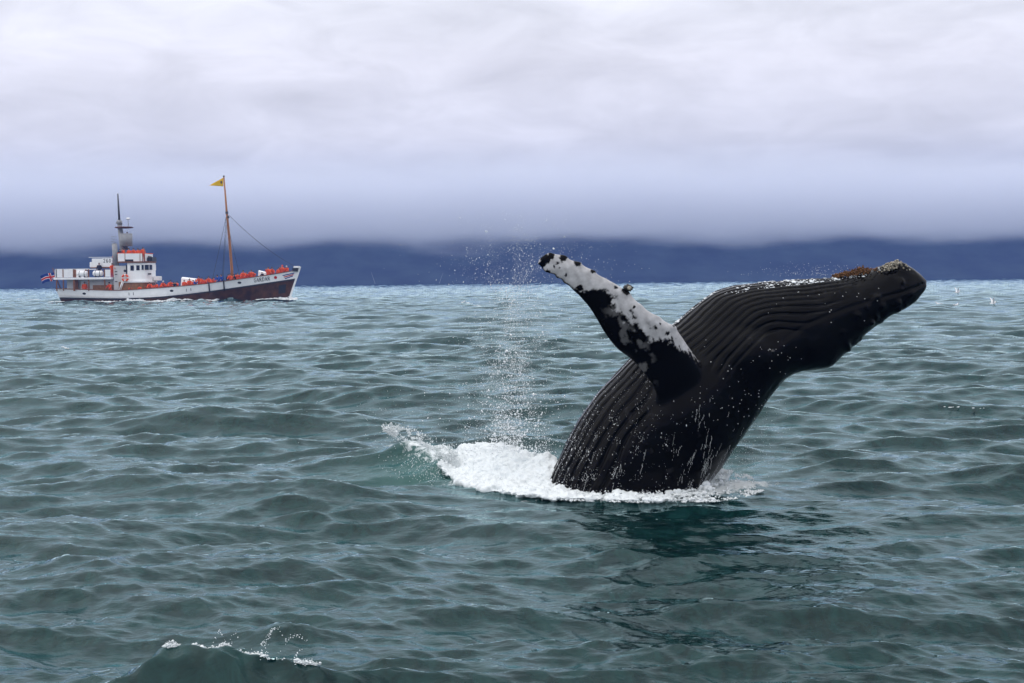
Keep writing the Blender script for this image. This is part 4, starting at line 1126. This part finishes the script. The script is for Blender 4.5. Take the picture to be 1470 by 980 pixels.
RAIL = [(1337, 524, O_, HW), (1323, 531, O_, HD), (1311, 521, O_, HO), (1291, 533, O_, HD), (1262, 540, O_, HB), (1253, 531, O_, HD), (1241, 526, O_, HB), (1212, 558, K_, HD), (1168, 553, O_, HD), (1157, 546, O_, HD),
        (1128, 556, O_, HB), (1116, 548, O_, HD), (1085, 561, O_, HD), (1071, 566, K_, HN), (1050, 565, O_, HD), (1038, 568, K_, HD), (1010, 570, B_, HB), (992, 572, B_, HN), (967, 583, O_, HD), (938, 580, O_, HD),
        (904, 585, O_, HD), (891, 577, O_, HD), (868, 595, B_, HN), (841, 591, O_, HD), (813, 598, O_, HD), (775, 605, O_, HD), (760, 607, K_, HD), (741, 599, O_, HN), (722, 613, O_, HB), (699, 603, O_, HW), (678, 611, O_, HD), (655, 618, O_, HB), (634, 609, O_, HD), (583, 628, O_, HD), (527, 630, O_, HD)]
rp = np.random.default_rng(77)
for i, (zx, zy, (sm, sw), (hk, hm)) in enumerate(RAIL):
    x = bx(zx); s_ = np.clip(x/31.1, 0, 1); bw = float(beam(s_, 0.7))
    y = -max(bw-0.42-(0.35 if i % 3 == 1 else 0)-0.1*rp.uniform(), 0.05)
    passenger(zx, zy, y, deck_z(x), ['rail', 'camera', 'rail', 'lean', 'still'][rp.integers(0, 5)], sm, hk, hm, rp.uniform(-.7, .7),
              f'passenger in {sw} at the boat rail, {ORD[i]} from the bow', 'passengers along the forward rail')
SECOND = [(1300, 529, O_, HB), (1232, 541, O_, HD), (1140, 556, O_, HD), (1098, 562, O_, HB), (1062, 568, O_, HD), (952, 588, O_, HD), (918, 590, O_, HD), (853, 598, O_, HB), (826, 601, O_, HD), (750, 612, O_, HD), (710, 615, O_, HD), (688, 614, O_, HB), (666, 620, O_, HD), (645, 620, O_, HD), (610, 624, O_, HD), (560, 632, O_, HB)]
for i, (zx, zy, (sm, sw), (hk, hm)) in enumerate(SECOND):
    x = bx(zx); bw = float(beam(np.clip(x/31.1, 0, 1), 0.7))
    passenger(zx, zy, -max(bw-1.15, 0.02), deck_z(x), 'still' if i % 2 else 'camera', sm, hk, hm, rp.uniform(-.7, .7), f'passenger in {sw} in the row behind the rail, {ORD[i]} from the bow', 'passengers standing behind the forward rail')
BR = [(471, 438, K_, HD), (489, 433, O_, HD), (519, 433, O_, HD), (541, 432, O_, HD), (566, 433, O_, HD), (579, 437, O_, HD), (592, 428, O_, HD)]
for i, (zx, zy, (sm, sw), (hk, hm)) in enumerate(BR):
    passenger(zx, zy, -1.62+0.3*(i % 2), bz(zx, 497)+0.01, 'rail' if i % 2 else 'still', sm, hk, hm, rp.uniform(-.6, .6), f'passenger in {sw} on top of the wheelhouse, {ORD[i]} from the funnel', 'passengers on top of the wheelhouse')
passenger(288, 608, -2.0, deck_z(bx(288)), 'still', M_ORANGE, 'hair', M_HAIRD, 0.3, 'passenger in orange suit under the after canopy, nearer the stern', 'passengers on the after decks')
passenger(423, 610, -2.1, deck_z(bx(423)), 'rail', M_ORANGE, 'hat', M_NAVY, -0.4, 'passenger in orange suit and dark hat by the ladder under the canopy', 'passengers on the after decks')
passenger(430, 511, -1.80, bz(430, 581)+0.01, 'rail', M_ORANGE, 'hair', M_HAIRD, 0.5, 'passenger in orange suit on the boat deck below the number board', 'passengers on the after decks')
passenger(363, 509, -1.72, bz(363, 581)+0.01, 'still', M_NAVY, 'hair', M_HAIRD, 0.0, 'person in dark clothes on the boat deck behind the life raft', 'passengers on the after decks')
passenger(437, 450, -0.9, bz(437, 527)+0.01, 'rail', M_ORANGE, 'hair', M_HAIRD, 0.4, 'passenger in orange suit standing high beside the grey funnel', 'passengers on the after decks')
passenger(496, 346, -0.2, bz(496, 416)+0.07, 'still', M_NAVY, 'hair', M_HAIRD, 0.2, 'lookout in dark clothes inside the grey drum on the tower', None)
# ------------------------------------------------------------------ splash, foam and spray
def foam_material(name, color, trans):
    m = bpy.data.materials.new(name); m.use_nodes = True
    t = m.node_tree; b = t.nodes['Principled BSDF']
    b.inputs['Base Color'].default_value = (*color, 1); b.inputs['Roughness'].default_value = 0.45
    b.inputs['Subsurface Weight'].default_value = trans; b.inputs['Subsurface Radius'].default_value = (0.05, 0.06, 0.06); b.inputs['Subsurface Scale'].default_value = 0.6
    c = N(t, 'ShaderNodeTexCoord'); n = N(t, 'ShaderNodeTexNoise', Scale=45.0, Detail=4.0)
    bp = N(t, 'ShaderNodeBump', Strength=0.5, Distance=0.012)
    t.links.new(c.outputs['Object'], n.inputs['Vector']); t.links.new(n.outputs[0], bp.inputs['Height']); t.links.new(bp.outputs[0], b.inputs['Normal'])
    return m
M_FOAM = foam_material('foam', (0.74, 0.78, 0.79), 0.0)
M_SPRAY = mat('spray_drop', (0.88, 0.91, 0.93), 0.2, 0.6)
rf = np.random.default_rng(91)
def froth(name, cs, rs, voxel):
    """overlapping bubbles of foam fused into one uneven mass"""
    tmp = scatter(name+'_tmp', cs, rs, M_FOAM, 'ico', jitter=0.2, seed=9)
    md = tmp.modifiers.new('fuse', 'REMESH'); md.mode = 'VOXEL'; md.voxel_size = voxel; md.use_smooth_shade = True
    dg = bpy.context.evaluated_depsgraph_get(); me = bpy.data.meshes.new_from_object(tmp.evaluated_get(dg)); me.name = name
    bpy.data.objects.remove(tmp)
    n = len(me.vertices); co = np.empty(n*3, np.float32); me.vertices.foreach_get('co', co); co = co.reshape(-1, 3)
    nr = np.empty(n*3, np.float32); me.vertices.foreach_get('normal', nr); nr = nr.reshape(-1, 3)
    d = np.abs(vnoise(co, 1.6, 71, 2))*0.050+np.abs(vnoise(co, 6.0, 72, 3))*0.022
    me.vertices.foreach_set('co', (co+nr*(d[:, None]-0.035)).astype(np.float32).ravel())
    me.materials.clear(); me.materials.append(M_FOAM)
    o = bpy.data.objects.new(name, me); COL.objects.link(o)
    return o
def px3(x, y, Y):
    x, y, Y = np.broadcast_arrays(np.asarray(x, float), np.asarray(y, float), np.asarray(Y, float))
    d = np.stack([(x-735)/F, -(y-490)/F, -np.ones_like(x)], -1) @ RM.T
    return np.array([0, 0, CAM_H])+d*(Y/d[..., 1])[..., None]
def depth_of_row(y): return CAM_H*F/(np.asarray(y, float)-HORIZON+0)
# main heap left of the whale and the collar round it
XS = [632, 645, 665, 690, 720, 750, 780, 800, 820, 850, 900, 960, 1000, 1030, 1060, 1085, 1096]
YT = [664, 656, 646, 641, 643, 650, 658, 668, 684, 698, 703, 702, 692, 676, 677, 684, 695]
YB = [668, 682, 694, 702, 706, 711, 714, 716, 717, 718, 720, 721, 720, 719, 716, 712, 708]
n = 5200
x = rf.uniform(632, 1096, n); x = np.where(rf.uniform(size=n) < 0.5, rf.uniform(636, 830, n), x)
f = rf.uniform(0, 1, n)
yt, yb = np.interp(x, XS, YT), np.interp(x, XS, YB)
yy = yb+(yt-yb)*f
Yd = np.interp(x, [630, 700, 800, 905, 1000, 1060, 1096], [19.4, 18.4, 17.55, 17.05, 17.25, 17.9, 18.3])+f*np.interp(x, [640, 800, 860, 1000, 1060, 1090], [0.9, 0.9, 0.25, 0.3, 0.8, 0.5])+rf.uniform(0, .12, n)
hor = HORIZON-(x-735)*0.0095
Yd = np.minimum(Yd, (CAM_H-0.03)*F/(yy-hor))
hole = vnoise(np.stack([x/40, yy/16], 1), 0.55, 15, 3)
keep = (hole > np.interp(x, [640, 800, 850, 990, 1030, 1096], [-1.35, -1.1, -0.8, -0.6, 0.35, 0.7]))
keep &= x < 1055
x, yy, Yd = x[keep], yy[keep], Yd[keep]
rr = np.interp(x, [630, 660, 800, 850, 1000, 1096], [.028, .062, .055, .022, .019, .014])*rf.uniform(.5, 1.3, len(x))
heap_c = px3(x, yy, Yd)+np.array([0, 0, 0.015])
fo = froth('splash_foam', heap_c, np.stack([rr*1.35, rr*1.1, rr*.85], 1), 0.014)
tag(fo, kind='stuff')
# loose bubbles over and around the foam
m_ = 9000
k = rf.integers(0, len(heap_c), m_)
c = heap_c[k]+rf.normal(0, 1, (m_, 3))*(rr[k]*0.75)[:, None]+np.array([0, -0.02, 0.015])
loose = scatter('splash_bubbles', c, np.exp(rf.normal(0, .5, m_))*.0045, M_SPRAY, 'drop', seed=12); tag(loose, kind='stuff')
# torn lace of foam right of the whale and along the front of the collar
n = 16000
a = rf.uniform(size=n) < .55
xx = np.where(a, rf.uniform(1000, 1097, n), rf.uniform(780, 1030, n))
yt = np.interp(xx, [780, 1000, 1012, 1030, 1050, 1075, 1097], [706, 706, 690, 676, 674, 682, 698]); yb = np.interp(xx, [780, 850, 960, 1030, 1070, 1097], [717, 720, 722, 720, 714, 704])
ff_ = rf.uniform(0, 1, n); yy = yb+(yt-yb)*ff_
lc = vnoise(np.stack([xx/13, yy/7], 1), .6, 36, 3); ed_ = np.exp(-((ff_-1)/.25)**2)+.7*np.exp(-(ff_/.3)**2)
kp = lc+.5*ed_ > rf.normal(.45, .2, n)
xx, yy, ff_ = xx[kp], yy[kp], ff_[kp]
Yq = np.minimum(np.interp(xx, [780, 905, 1000, 1050, 1097], [17.35, 17.0, 17.3, 17.9, 18.4])+.35*ff_, (CAM_H-.03)*F/(yy-(HORIZON-(xx-735)*.0095)))
q = px3(xx, yy, Yq)
tag(scatter('foam_lace', q, np.exp(rf.normal(0, .5, len(q)))*.0055, M_FOAM, 'drop', seed=26), kind='stuff')
# lacy trail of foam to the left
n = 14000
t_ = rf.beta(1.3, 0.9, n); xx = 548+t_*110; yc = np.interp(xx, [548, 575, 600, 640, 660], [614, 622, 634, 656, 664]); wd = np.interp(xx, [548, 580, 640, 660], [5, 11, 13, 12])
yy = yc+rf.normal(0, .55, n)*wd
hole = vnoise(np.stack([xx/22, yy/12], 1), .6, 16, 3)
kp = hole > rf.normal(0.0, .22, n)
q = px3(xx[kp], yy[kp], np.interp(xx[kp], [548, 600, 660], [21.6, 20.7, 19.2])+rf.uniform(-.05, .25, kp.sum()))
tag(scatter('foam_trail', q, np.exp(rf.normal(0, .5, len(q)))*.0052, M_FOAM, 'drop', seed=13), kind='stuff')
# fine spatter on the green water below the trail and to the right of the whale
n = 1500
a = np.where(rf.uniform(size=n) < .75, 0, 1)
xx = np.where(a == 0, rf.normal(640, 38, n), rf.normal(1062, 22, n)); yy = np.where(a == 0, rf.normal(668, 16, n), rf.normal(668, 24, n))
q = px3(xx, yy, np.where(a == 0, 18.7, 18.9)+rf.normal(0, .3, n)); q = q[q[:, 2] > 0.0]
tag(scatter('spatter', q, rf.uniform(.002, .0065, len(q)), M_SPRAY, 'drop', seed=14), kind='stuff')
# tall column of spray
n = 9500
h_ = rf.beta(0.75, 1.5, n); h_ = np.where(rf.uniform(size=n) < .2, rf.uniform(0.35, 1.0, n), h_)          # 0 at the water, 1 at the top
yy = 650-h_*345
cx = np.interp(h_, [0, .15, .3, .6, .8, 1], [732, 732, 735, 738, 740, 742]); sg = np.interp(h_, [0, .12, .3, .6, .8, 1], [36, 26, 22, 26, 34, 42])
xx = cx+rf.normal(0, 1, n)*sg*np.where(rf.uniform(size=n) < .25, 2.0, .85)
yy += rf.normal(0, 5, n)
clump = vnoise(np.stack([xx/30, yy/40], 1), .5, 19, 3)
kp = clump > rf.normal(-0.25, .5, n)
xx, yy, h_ = xx[kp], yy[kp], h_[kp]
q = px3(xx, yy, 18.6+rf.normal(0, .45, len(xx)))
rad_ = np.exp(rf.normal(0, .45, len(xx)))*np.interp(h_, [0, .2, .5, 1], [.0062, .0050, .0040, .0032])
q = np.clip(q, [-1e9, -1e9, 0.05], None)
tag(scatter('spray', q, rad_, M_SPRAY, 'drop', seed=15), kind='stuff')
n = 44000
h_ = rf.beta(0.7, 1.3, n); yy = 655-h_*340; sg = np.interp(h_, [0, .12, .3, .6, .8, 1], [44, 34, 28, 32, 40, 50]); xx = np.interp(h_, [0, 1], [730, 742])+rf.normal(0, 1, n)*sg
clump = vnoise(np.stack([xx/26, yy/46], 1), .5, 29, 3); kp = clump > rf.normal(0., .5, n)
q = px3(xx[kp], yy[kp], 18.6+rf.normal(0, .5, kp.sum())); q = q[q[:, 2] > .05]
tag(scatter('spray_mist', q, rf.uniform(.0010, .0025, len(q)), M_SPRAY, 'drop', seed=25), kind='stuff')
# drops thrown wide: round the flipper, over the head, beside the back
n = 1500
w_ = rf.choice(5, n, p=[.45, .12, .18, .15, .10])
xx = np.choose(w_, [rf.normal(760, 60, n), rf.normal(830, 40, n), rf.normal(1170, 45, n), rf.normal(1085, 25, n), rf.normal(560, 45, n)])
yy = np.choose(w_, [rf.normal(470, 90, n), rf.normal(370, 25, n), 396-np.abs(rf.normal(0, 9, n)), rf.normal(610, 35, n), rf.normal(590, 35, n)])
q = px3(xx, yy, np.choose(w_, [18.4, 17.9, 18.4, 19.0, 20.5])+rf.normal(0, .3, n)); q = q[q[:, 2] > 0.05]
tag(scatter('spray_drops', q, rf.uniform(.0018, .005, len(q)), M_SPRAY, 'drop', seed=16), kind='stuff')
# water running off the whale
def on_body(n, wfun, seed):
    r_ = np.random.default_rng(seed); fr = np.zeros_like(BODY_PX); fr[:, :270] = 1
    w = wfun(BODY_PX, BODY_PY, BODY_U)*fr
    ar = np.linalg.norm(np.gradient(BODY_P, axis=0), axis=-1)*np.linalg.norm(np.gradient(BODY_P, axis=1), axis=-1)
    w = np.clip(w, 0, None)*ar; w = w.ravel()/w.sum()
    k = r_.choice(len(w), n, p=w)
    return BODY_P.reshape(-1, 3)[k], BODY_N.reshape(-1, 3)[k]
def G(x, y, cx, cy, sx, sy): return np.exp(-((x-cx)/sx)**2-((y-cy)/sy)**2)
nz_ = vnoise(BODY_P.reshape(-1, 3), 2.6, 41, 3).reshape(BODY_U.shape)
w1 = lambda x, y, u: (1.3*G(x, y, 830, 650, 48, 55)+.4*G(x, y, 900, 590, 60, 60)+0.7*G(x, y, 925, 535, 18, 18)+.35*np.clip((y-640)/60, 0, 1)*(x < 1030))*np.clip(nz_+.35, 0.02, 1.5)*(y < 712)
pp, nn = on_body(2000, w1, 51)
r0 = np.exp(rf.normal(0, .5, len(pp)))*.0018; r3 = np.stack([r0, r0, r0*rf.uniform(.9, 3.0, len(pp))], 1)
tag(scatter('water_droplets', pp+nn*.002, r3, M_SPRAY, 'drop', seed=17), kind='stuff')
w2 = lambda x, y, u: (G(x, y, 1000, 640, 32, 62)+.5*G(x, y, 860, 660, 45, 40))*np.clip(nz_+.2, 0.02, 1.5)*(y < 705)
pp, nn = on_body(150, w2, 52)
seg = []; sr = []
for p_, n_ in zip(pp, nn):
    L_ = rf.integers(2, 9); s_ = rf.uniform(.0009, .0020); drift = np.array([-0.25, 0, -1.0])+rf.normal(0, .12, 3)
    drift -= n_*np.dot(drift, n_); drift /= np.linalg.norm(drift)
    q = p_.copy()
    for _ in range(L_):
        seg.append(q+n_*.003); sr.append((s_, s_, rf.uniform(.010, .022))); q = q+drift*.022+rf.normal(0, .0045, 3)
tag(scatter('water_trickles', np.array(seg), np.array(sr), M_SPRAY, 'drop', seed=18), kind='stuff')
w3 = lambda x, y, u: np.where(u < .17, 1, 0)*(np.clip((x-1030)/20, 0, 1)*np.clip((1275-x)/30, 0, 1)*np.clip(nz_+.45, 0.05, 2)*(.35+1.3*G(x, y, 1165, y, 60, 1)))+.8*np.where(u < .035, 1, 0)*np.clip((x-900)/20, 0, 1)*np.clip((1040-x)/20, 0, 1)
pp, nn = on_body(620, w3, 53)
r0 = np.exp(rf.normal(0, .45, len(pp)))*.0055; r3 = np.stack([r0*1.7, r0, r0*.7], 1)
tag(scatter('water_glints', pp+nn*.003, r3, M_SPRAY, 'octa', seed=19), kind='stuff')  # white beads also stand in for glints and the rim highlight on wet skin
w4 = lambda x, y, u: G(x, y, 1095, 505, 22, 16)+.5*G(x, y, 1015, 515, 18, 8)+.35*G(x, y, 1030, 560, 60, 30)+.2*G(x, y, 1180, 430, 90, 20)+.3*G(x, y, 1005, 485, 12, 7)
pp, nn = on_body(110, w4, 54)
tag(scatter('skin_specks', pp+nn*.002, np.random.default_rng(3).uniform(.0025, .0065, len(pp)), M_SPRAY, 'octa', seed=20), kind='stuff')
# -------- crest breaking close by
n = 30000
xs_ = rf.uniform(-2.34, -1.22, n)
yc = 8.95+0.10*np.sin(xs_*3.1)-0.22*(xs_+2.0)
wd = np.interp(xs_, [-2.34, -2.26, -2.20, -2.14, -2.0, -1.92, -1.80, -1.66, -1.50, -1.36, -1.22], [.004, .012, .005, .001, .004, .010, .005, .024, .028, .018, .006])
ys_ = yc+.03-np.abs(rf.normal(0, 1, n))*wd*1.6+rf.normal(0, .008, n)
X_, Y_, Z_ = sea(xs_, ys_)
lac = vnoise(np.stack([X_*7, Y_*7, Z_*7], 1), .5, 24, 3); cl = vnoise(np.stack([xs_*3.2, xs_*0], 1), 1.0, 23, 3)
kp = (.8*cl+1.1*lac > rf.normal(.30, .2, n)-.8*(xs_ > -1.8)+.15) & (rf.uniform(size=n) < np.clip(wd/.014, .15, 1)); X_, Y_, Z_ = X_[kp], Y_[kp], Z_[kp]
q = np.stack([X_, Y_, Z_+rf.exponential(.006, len(X_))], 1)
rq = np.exp(rf.normal(0, .5, len(q)))*.0032
tag(scatter('crest_foam', q, np.stack([rq*1.6, rq*1.2, rq], 1), M_FOAM, 'drop', seed=21), kind='stuff')
jets = []; jr = []
for (x0, vx, hmax, nn_) in ((-1.66, .10, .19, 42), (-1.61, -.03, .13, 30), (-1.56, .13, .18, 30), (-1.96, .05, .11, 14), (-1.86, .03, .09, 10), (-1.44, .05, .08, 12)):
    X_, Y_, Z_ = sea(np.array([x0]), np.array([8.9]))
    for k in range(nn_):
        t_ = rf.uniform(0, 1.5); jets.append((X_[0]+vx*t_+rf.normal(0, .006), Y_[0]+rf.normal(0, .02), Z_[0]+hmax*(2*t_-t_*t_)+rf.normal(0, .005))); jr.append(rf.uniform(.0014, .0042))
tag(scatter('crest_drops', np.array(jets), np.array(jr), M_SPRAY, 'octa', seed=22), kind='stuff')
# -------- bow wave and wake of the boat, scattered whitecaps
b0 = np.array(boat.location)
cs = []; rs = []
for k in range(2600):
    if k < 1750: zx = rf.uniform(520, 985); amp = .5+.5*math.sin(zx/38)+.3*math.sin(zx/13); yoff = rf.exponential(.5)
    elif k < 2350: zx = rf.uniform(1180, 1385); amp = np.interp(zx, [1180, 1290, 1350, 1385], [.2, .8, 1.2, .5]); yoff = rf.exponential(.8)
    else: zx = rf.uniform(100, 520); amp = .15; yoff = rf.exponential(.7)
    x = bx(zx); y = -float(beam(np.clip(x/30.5, 0, .999), 0.05))-.03-yoff
    X_, Y_, Z_ = b0[0]+x, b0[1]+y, b0[2]
    cs.append((X_, Y_, b0[2]-.10+max(amp, 0)*rf.uniform(0, .38)*math.exp(-yoff*.8))); r_ = rf.uniform(.05, .13)*(1.3 if k >= 1750 else 1); rs.append((r_*2.2, r_*1.4, r_*.7))
tag(scatter('boat_wake', np.array(cs), np.array(rs), M_FOAM, 'drop', seed=23), kind='stuff')
cs = []; rs = []
for (x0, y0, x1, y1, nn_, r_) in ((657, 437, 668, 432, 40, .035), (669, 434, 692, 441, 60, .035), (20, 429, 62, 431, 40, .05), (88, 497, 98, 501, 16, .02), (1350, 583, 1420, 586, 12, .012), (440, 412, 452, 413, 10, .05)):
    for k in range(nn_):
        t_ = rf.uniform(); p_ = on_z(x0+(x1-x0)*t_, y0+(y1-y0)*t_+rf.normal(0, .5), 0.12); r2_ = r_*rf.uniform(.5, 1.3); cs.append(p_); rs.append((r2_*2.4, r2_, r2_*.8))
tag(scatter('whitecaps', np.array(cs), np.array(rs), M_FOAM, 'octa', seed=24), kind='stuff')
# ------------------------------------------------------------------ sea birds on the water at the right
M_GULL = mat('gull_plumage', (0.82, 0.82, 0.82), 0.7, 0.2)
M_GULLG = mat('gull_wing', (0.55, 0.56, 0.58), 0.7, 0.2)
M_BEAK = mat('gull_beak', (0.6, 0.35, 0.05), 0.5, 0.3)
def gull(px, py, s_, yaw, wing_up, label):
    p_ = on_z(px, py, 0.10); X_, Y_, Z_ = sea(np.array([p_[0]]), np.array([p_[1]]))
    z0 = max(p_[2]-0.05, float(Z_[0])-.02)
    d = 0.0
    J = [((-.26*s_, 0, .12*s_), (.03*s_, .02*s_)), ((-.12*s_, 0, .08*s_), (.085*s_, .075*s_)), ((.05*s_, 0, .08*s_), (.10*s_, .09*s_)), ((.17*s_, 0, .14*s_), (.06*s_, .06*s_)), ((.20*s_, 0, .23*s_), (.04*s_, .04*s_)), ((.24*s_, 0, .27*s_), (.042*s_, .042*s_))]
    me = skin_mesh('gull', J, [(0, 1), (1, 2), (2, 3), (3, 4), (4, 5)], root=2, levels=2); me.materials.append(M_GULL)
    o = bpy.data.objects.new('gull', me); COL.objects.link(o); o.location = (p_[0], p_[1], z0); o.rotation_euler = (0, 0, yaw)
    bm = bmesh.new(); tube_bm(bm, [(.27*s_, 0, .27*s_), (.335*s_, 0, .255*s_)], [.018*s_, .005*s_], 6); bm_obj('beak', bm, M_BEAK, o)
    for sy_ in (-1, 1):
        n, m_ = 12, 5; U, W = np.meshgrid(np.linspace(0, 1, n), np.linspace(-1, 1, m_), indexing='ij')
        ch = .075*s_*(1-U**2.5*.9)
        if wing_up: x = .02*s_+W*ch-.10*s_*U**2; y = sy_*(.07*s_+.22*s_*U); z = .13*s_+.42*s_*np.sin(U*1.3)+.01*(1-W**2)*s_
        else: x = .06*s_-.36*s_*U+W*ch*.6; y = sy_*(.088*s_-.05*s_*U)+0*W; z = .11*s_+.05*s_*U+W*ch*.45
        w_ = mesh_np('wing', np.stack([x, y+0*x, z], -1).reshape(-1, 3), grid_faces(n, m_), [M_GULLG if not wing_up else M_GULL], parent=o)
        md = w_.modifiers.new('thickness', 'SOLIDIFY'); md.thickness = .012*s_; md.offset = 0
    tag(o, label, 'gull', 'gulls on the water right of the whale')
gull(1374, 420.5, 1.55, 0.25, True, 'white gull with raised wing, farthest of the four beyond the whale snout')
gull(1348, 437, 1.0, 2.9, False, 'white gull sitting on the water, closest to the whale snout')
gull(1372, 438.5, 1.0, 0.3, False, 'white gull sitting on the water, middle one of the near three')
gull(1425, 436.5, 1.15, 0.15, True, 'white gull with raised wing nearest the right edge')
# ------------------------------------------------------------------ pale streams falling down the far slope
M_STREAM = mat('stream_water', (0.20, 0.22, 0.24), 0.5, 0.4)
def slope_point(px, py):
    dg = bpy.context.evaluated_depsgraph_get(); hill = bpy.data.objects['mountain'].evaluated_get(dg)
    a = Vector((0, 0, CAM_H)); b_ = Vector(at(px, py, 1200.0)); ok, loc, nr, _ = hill.ray_cast(a, (b_-a).normalized())
    return (loc, nr) if ok else (None, None)
for pts_, lab in (([(533, 391), (534.5, 396), (537, 403), (538.5, 407.5)], 'left'), ([(636, 392), (634, 397), (632, 403), (630.5, 407.5)], 'right')):
    vs = []
    for (a, b_) in pts_:
        loc, nr = slope_point(a, b_)
        if loc is not None: vs.append((loc, nr))
    if len(vs) > 1:
        bm = bmesh.new(); tube_bm(bm, [l_+n_*0.25 for l_, n_ in vs], [.05+.05*i for i in range(len(vs))], 6)
        tag(bm_obj('mountain_stream', bm, M_STREAM), kind='structure')
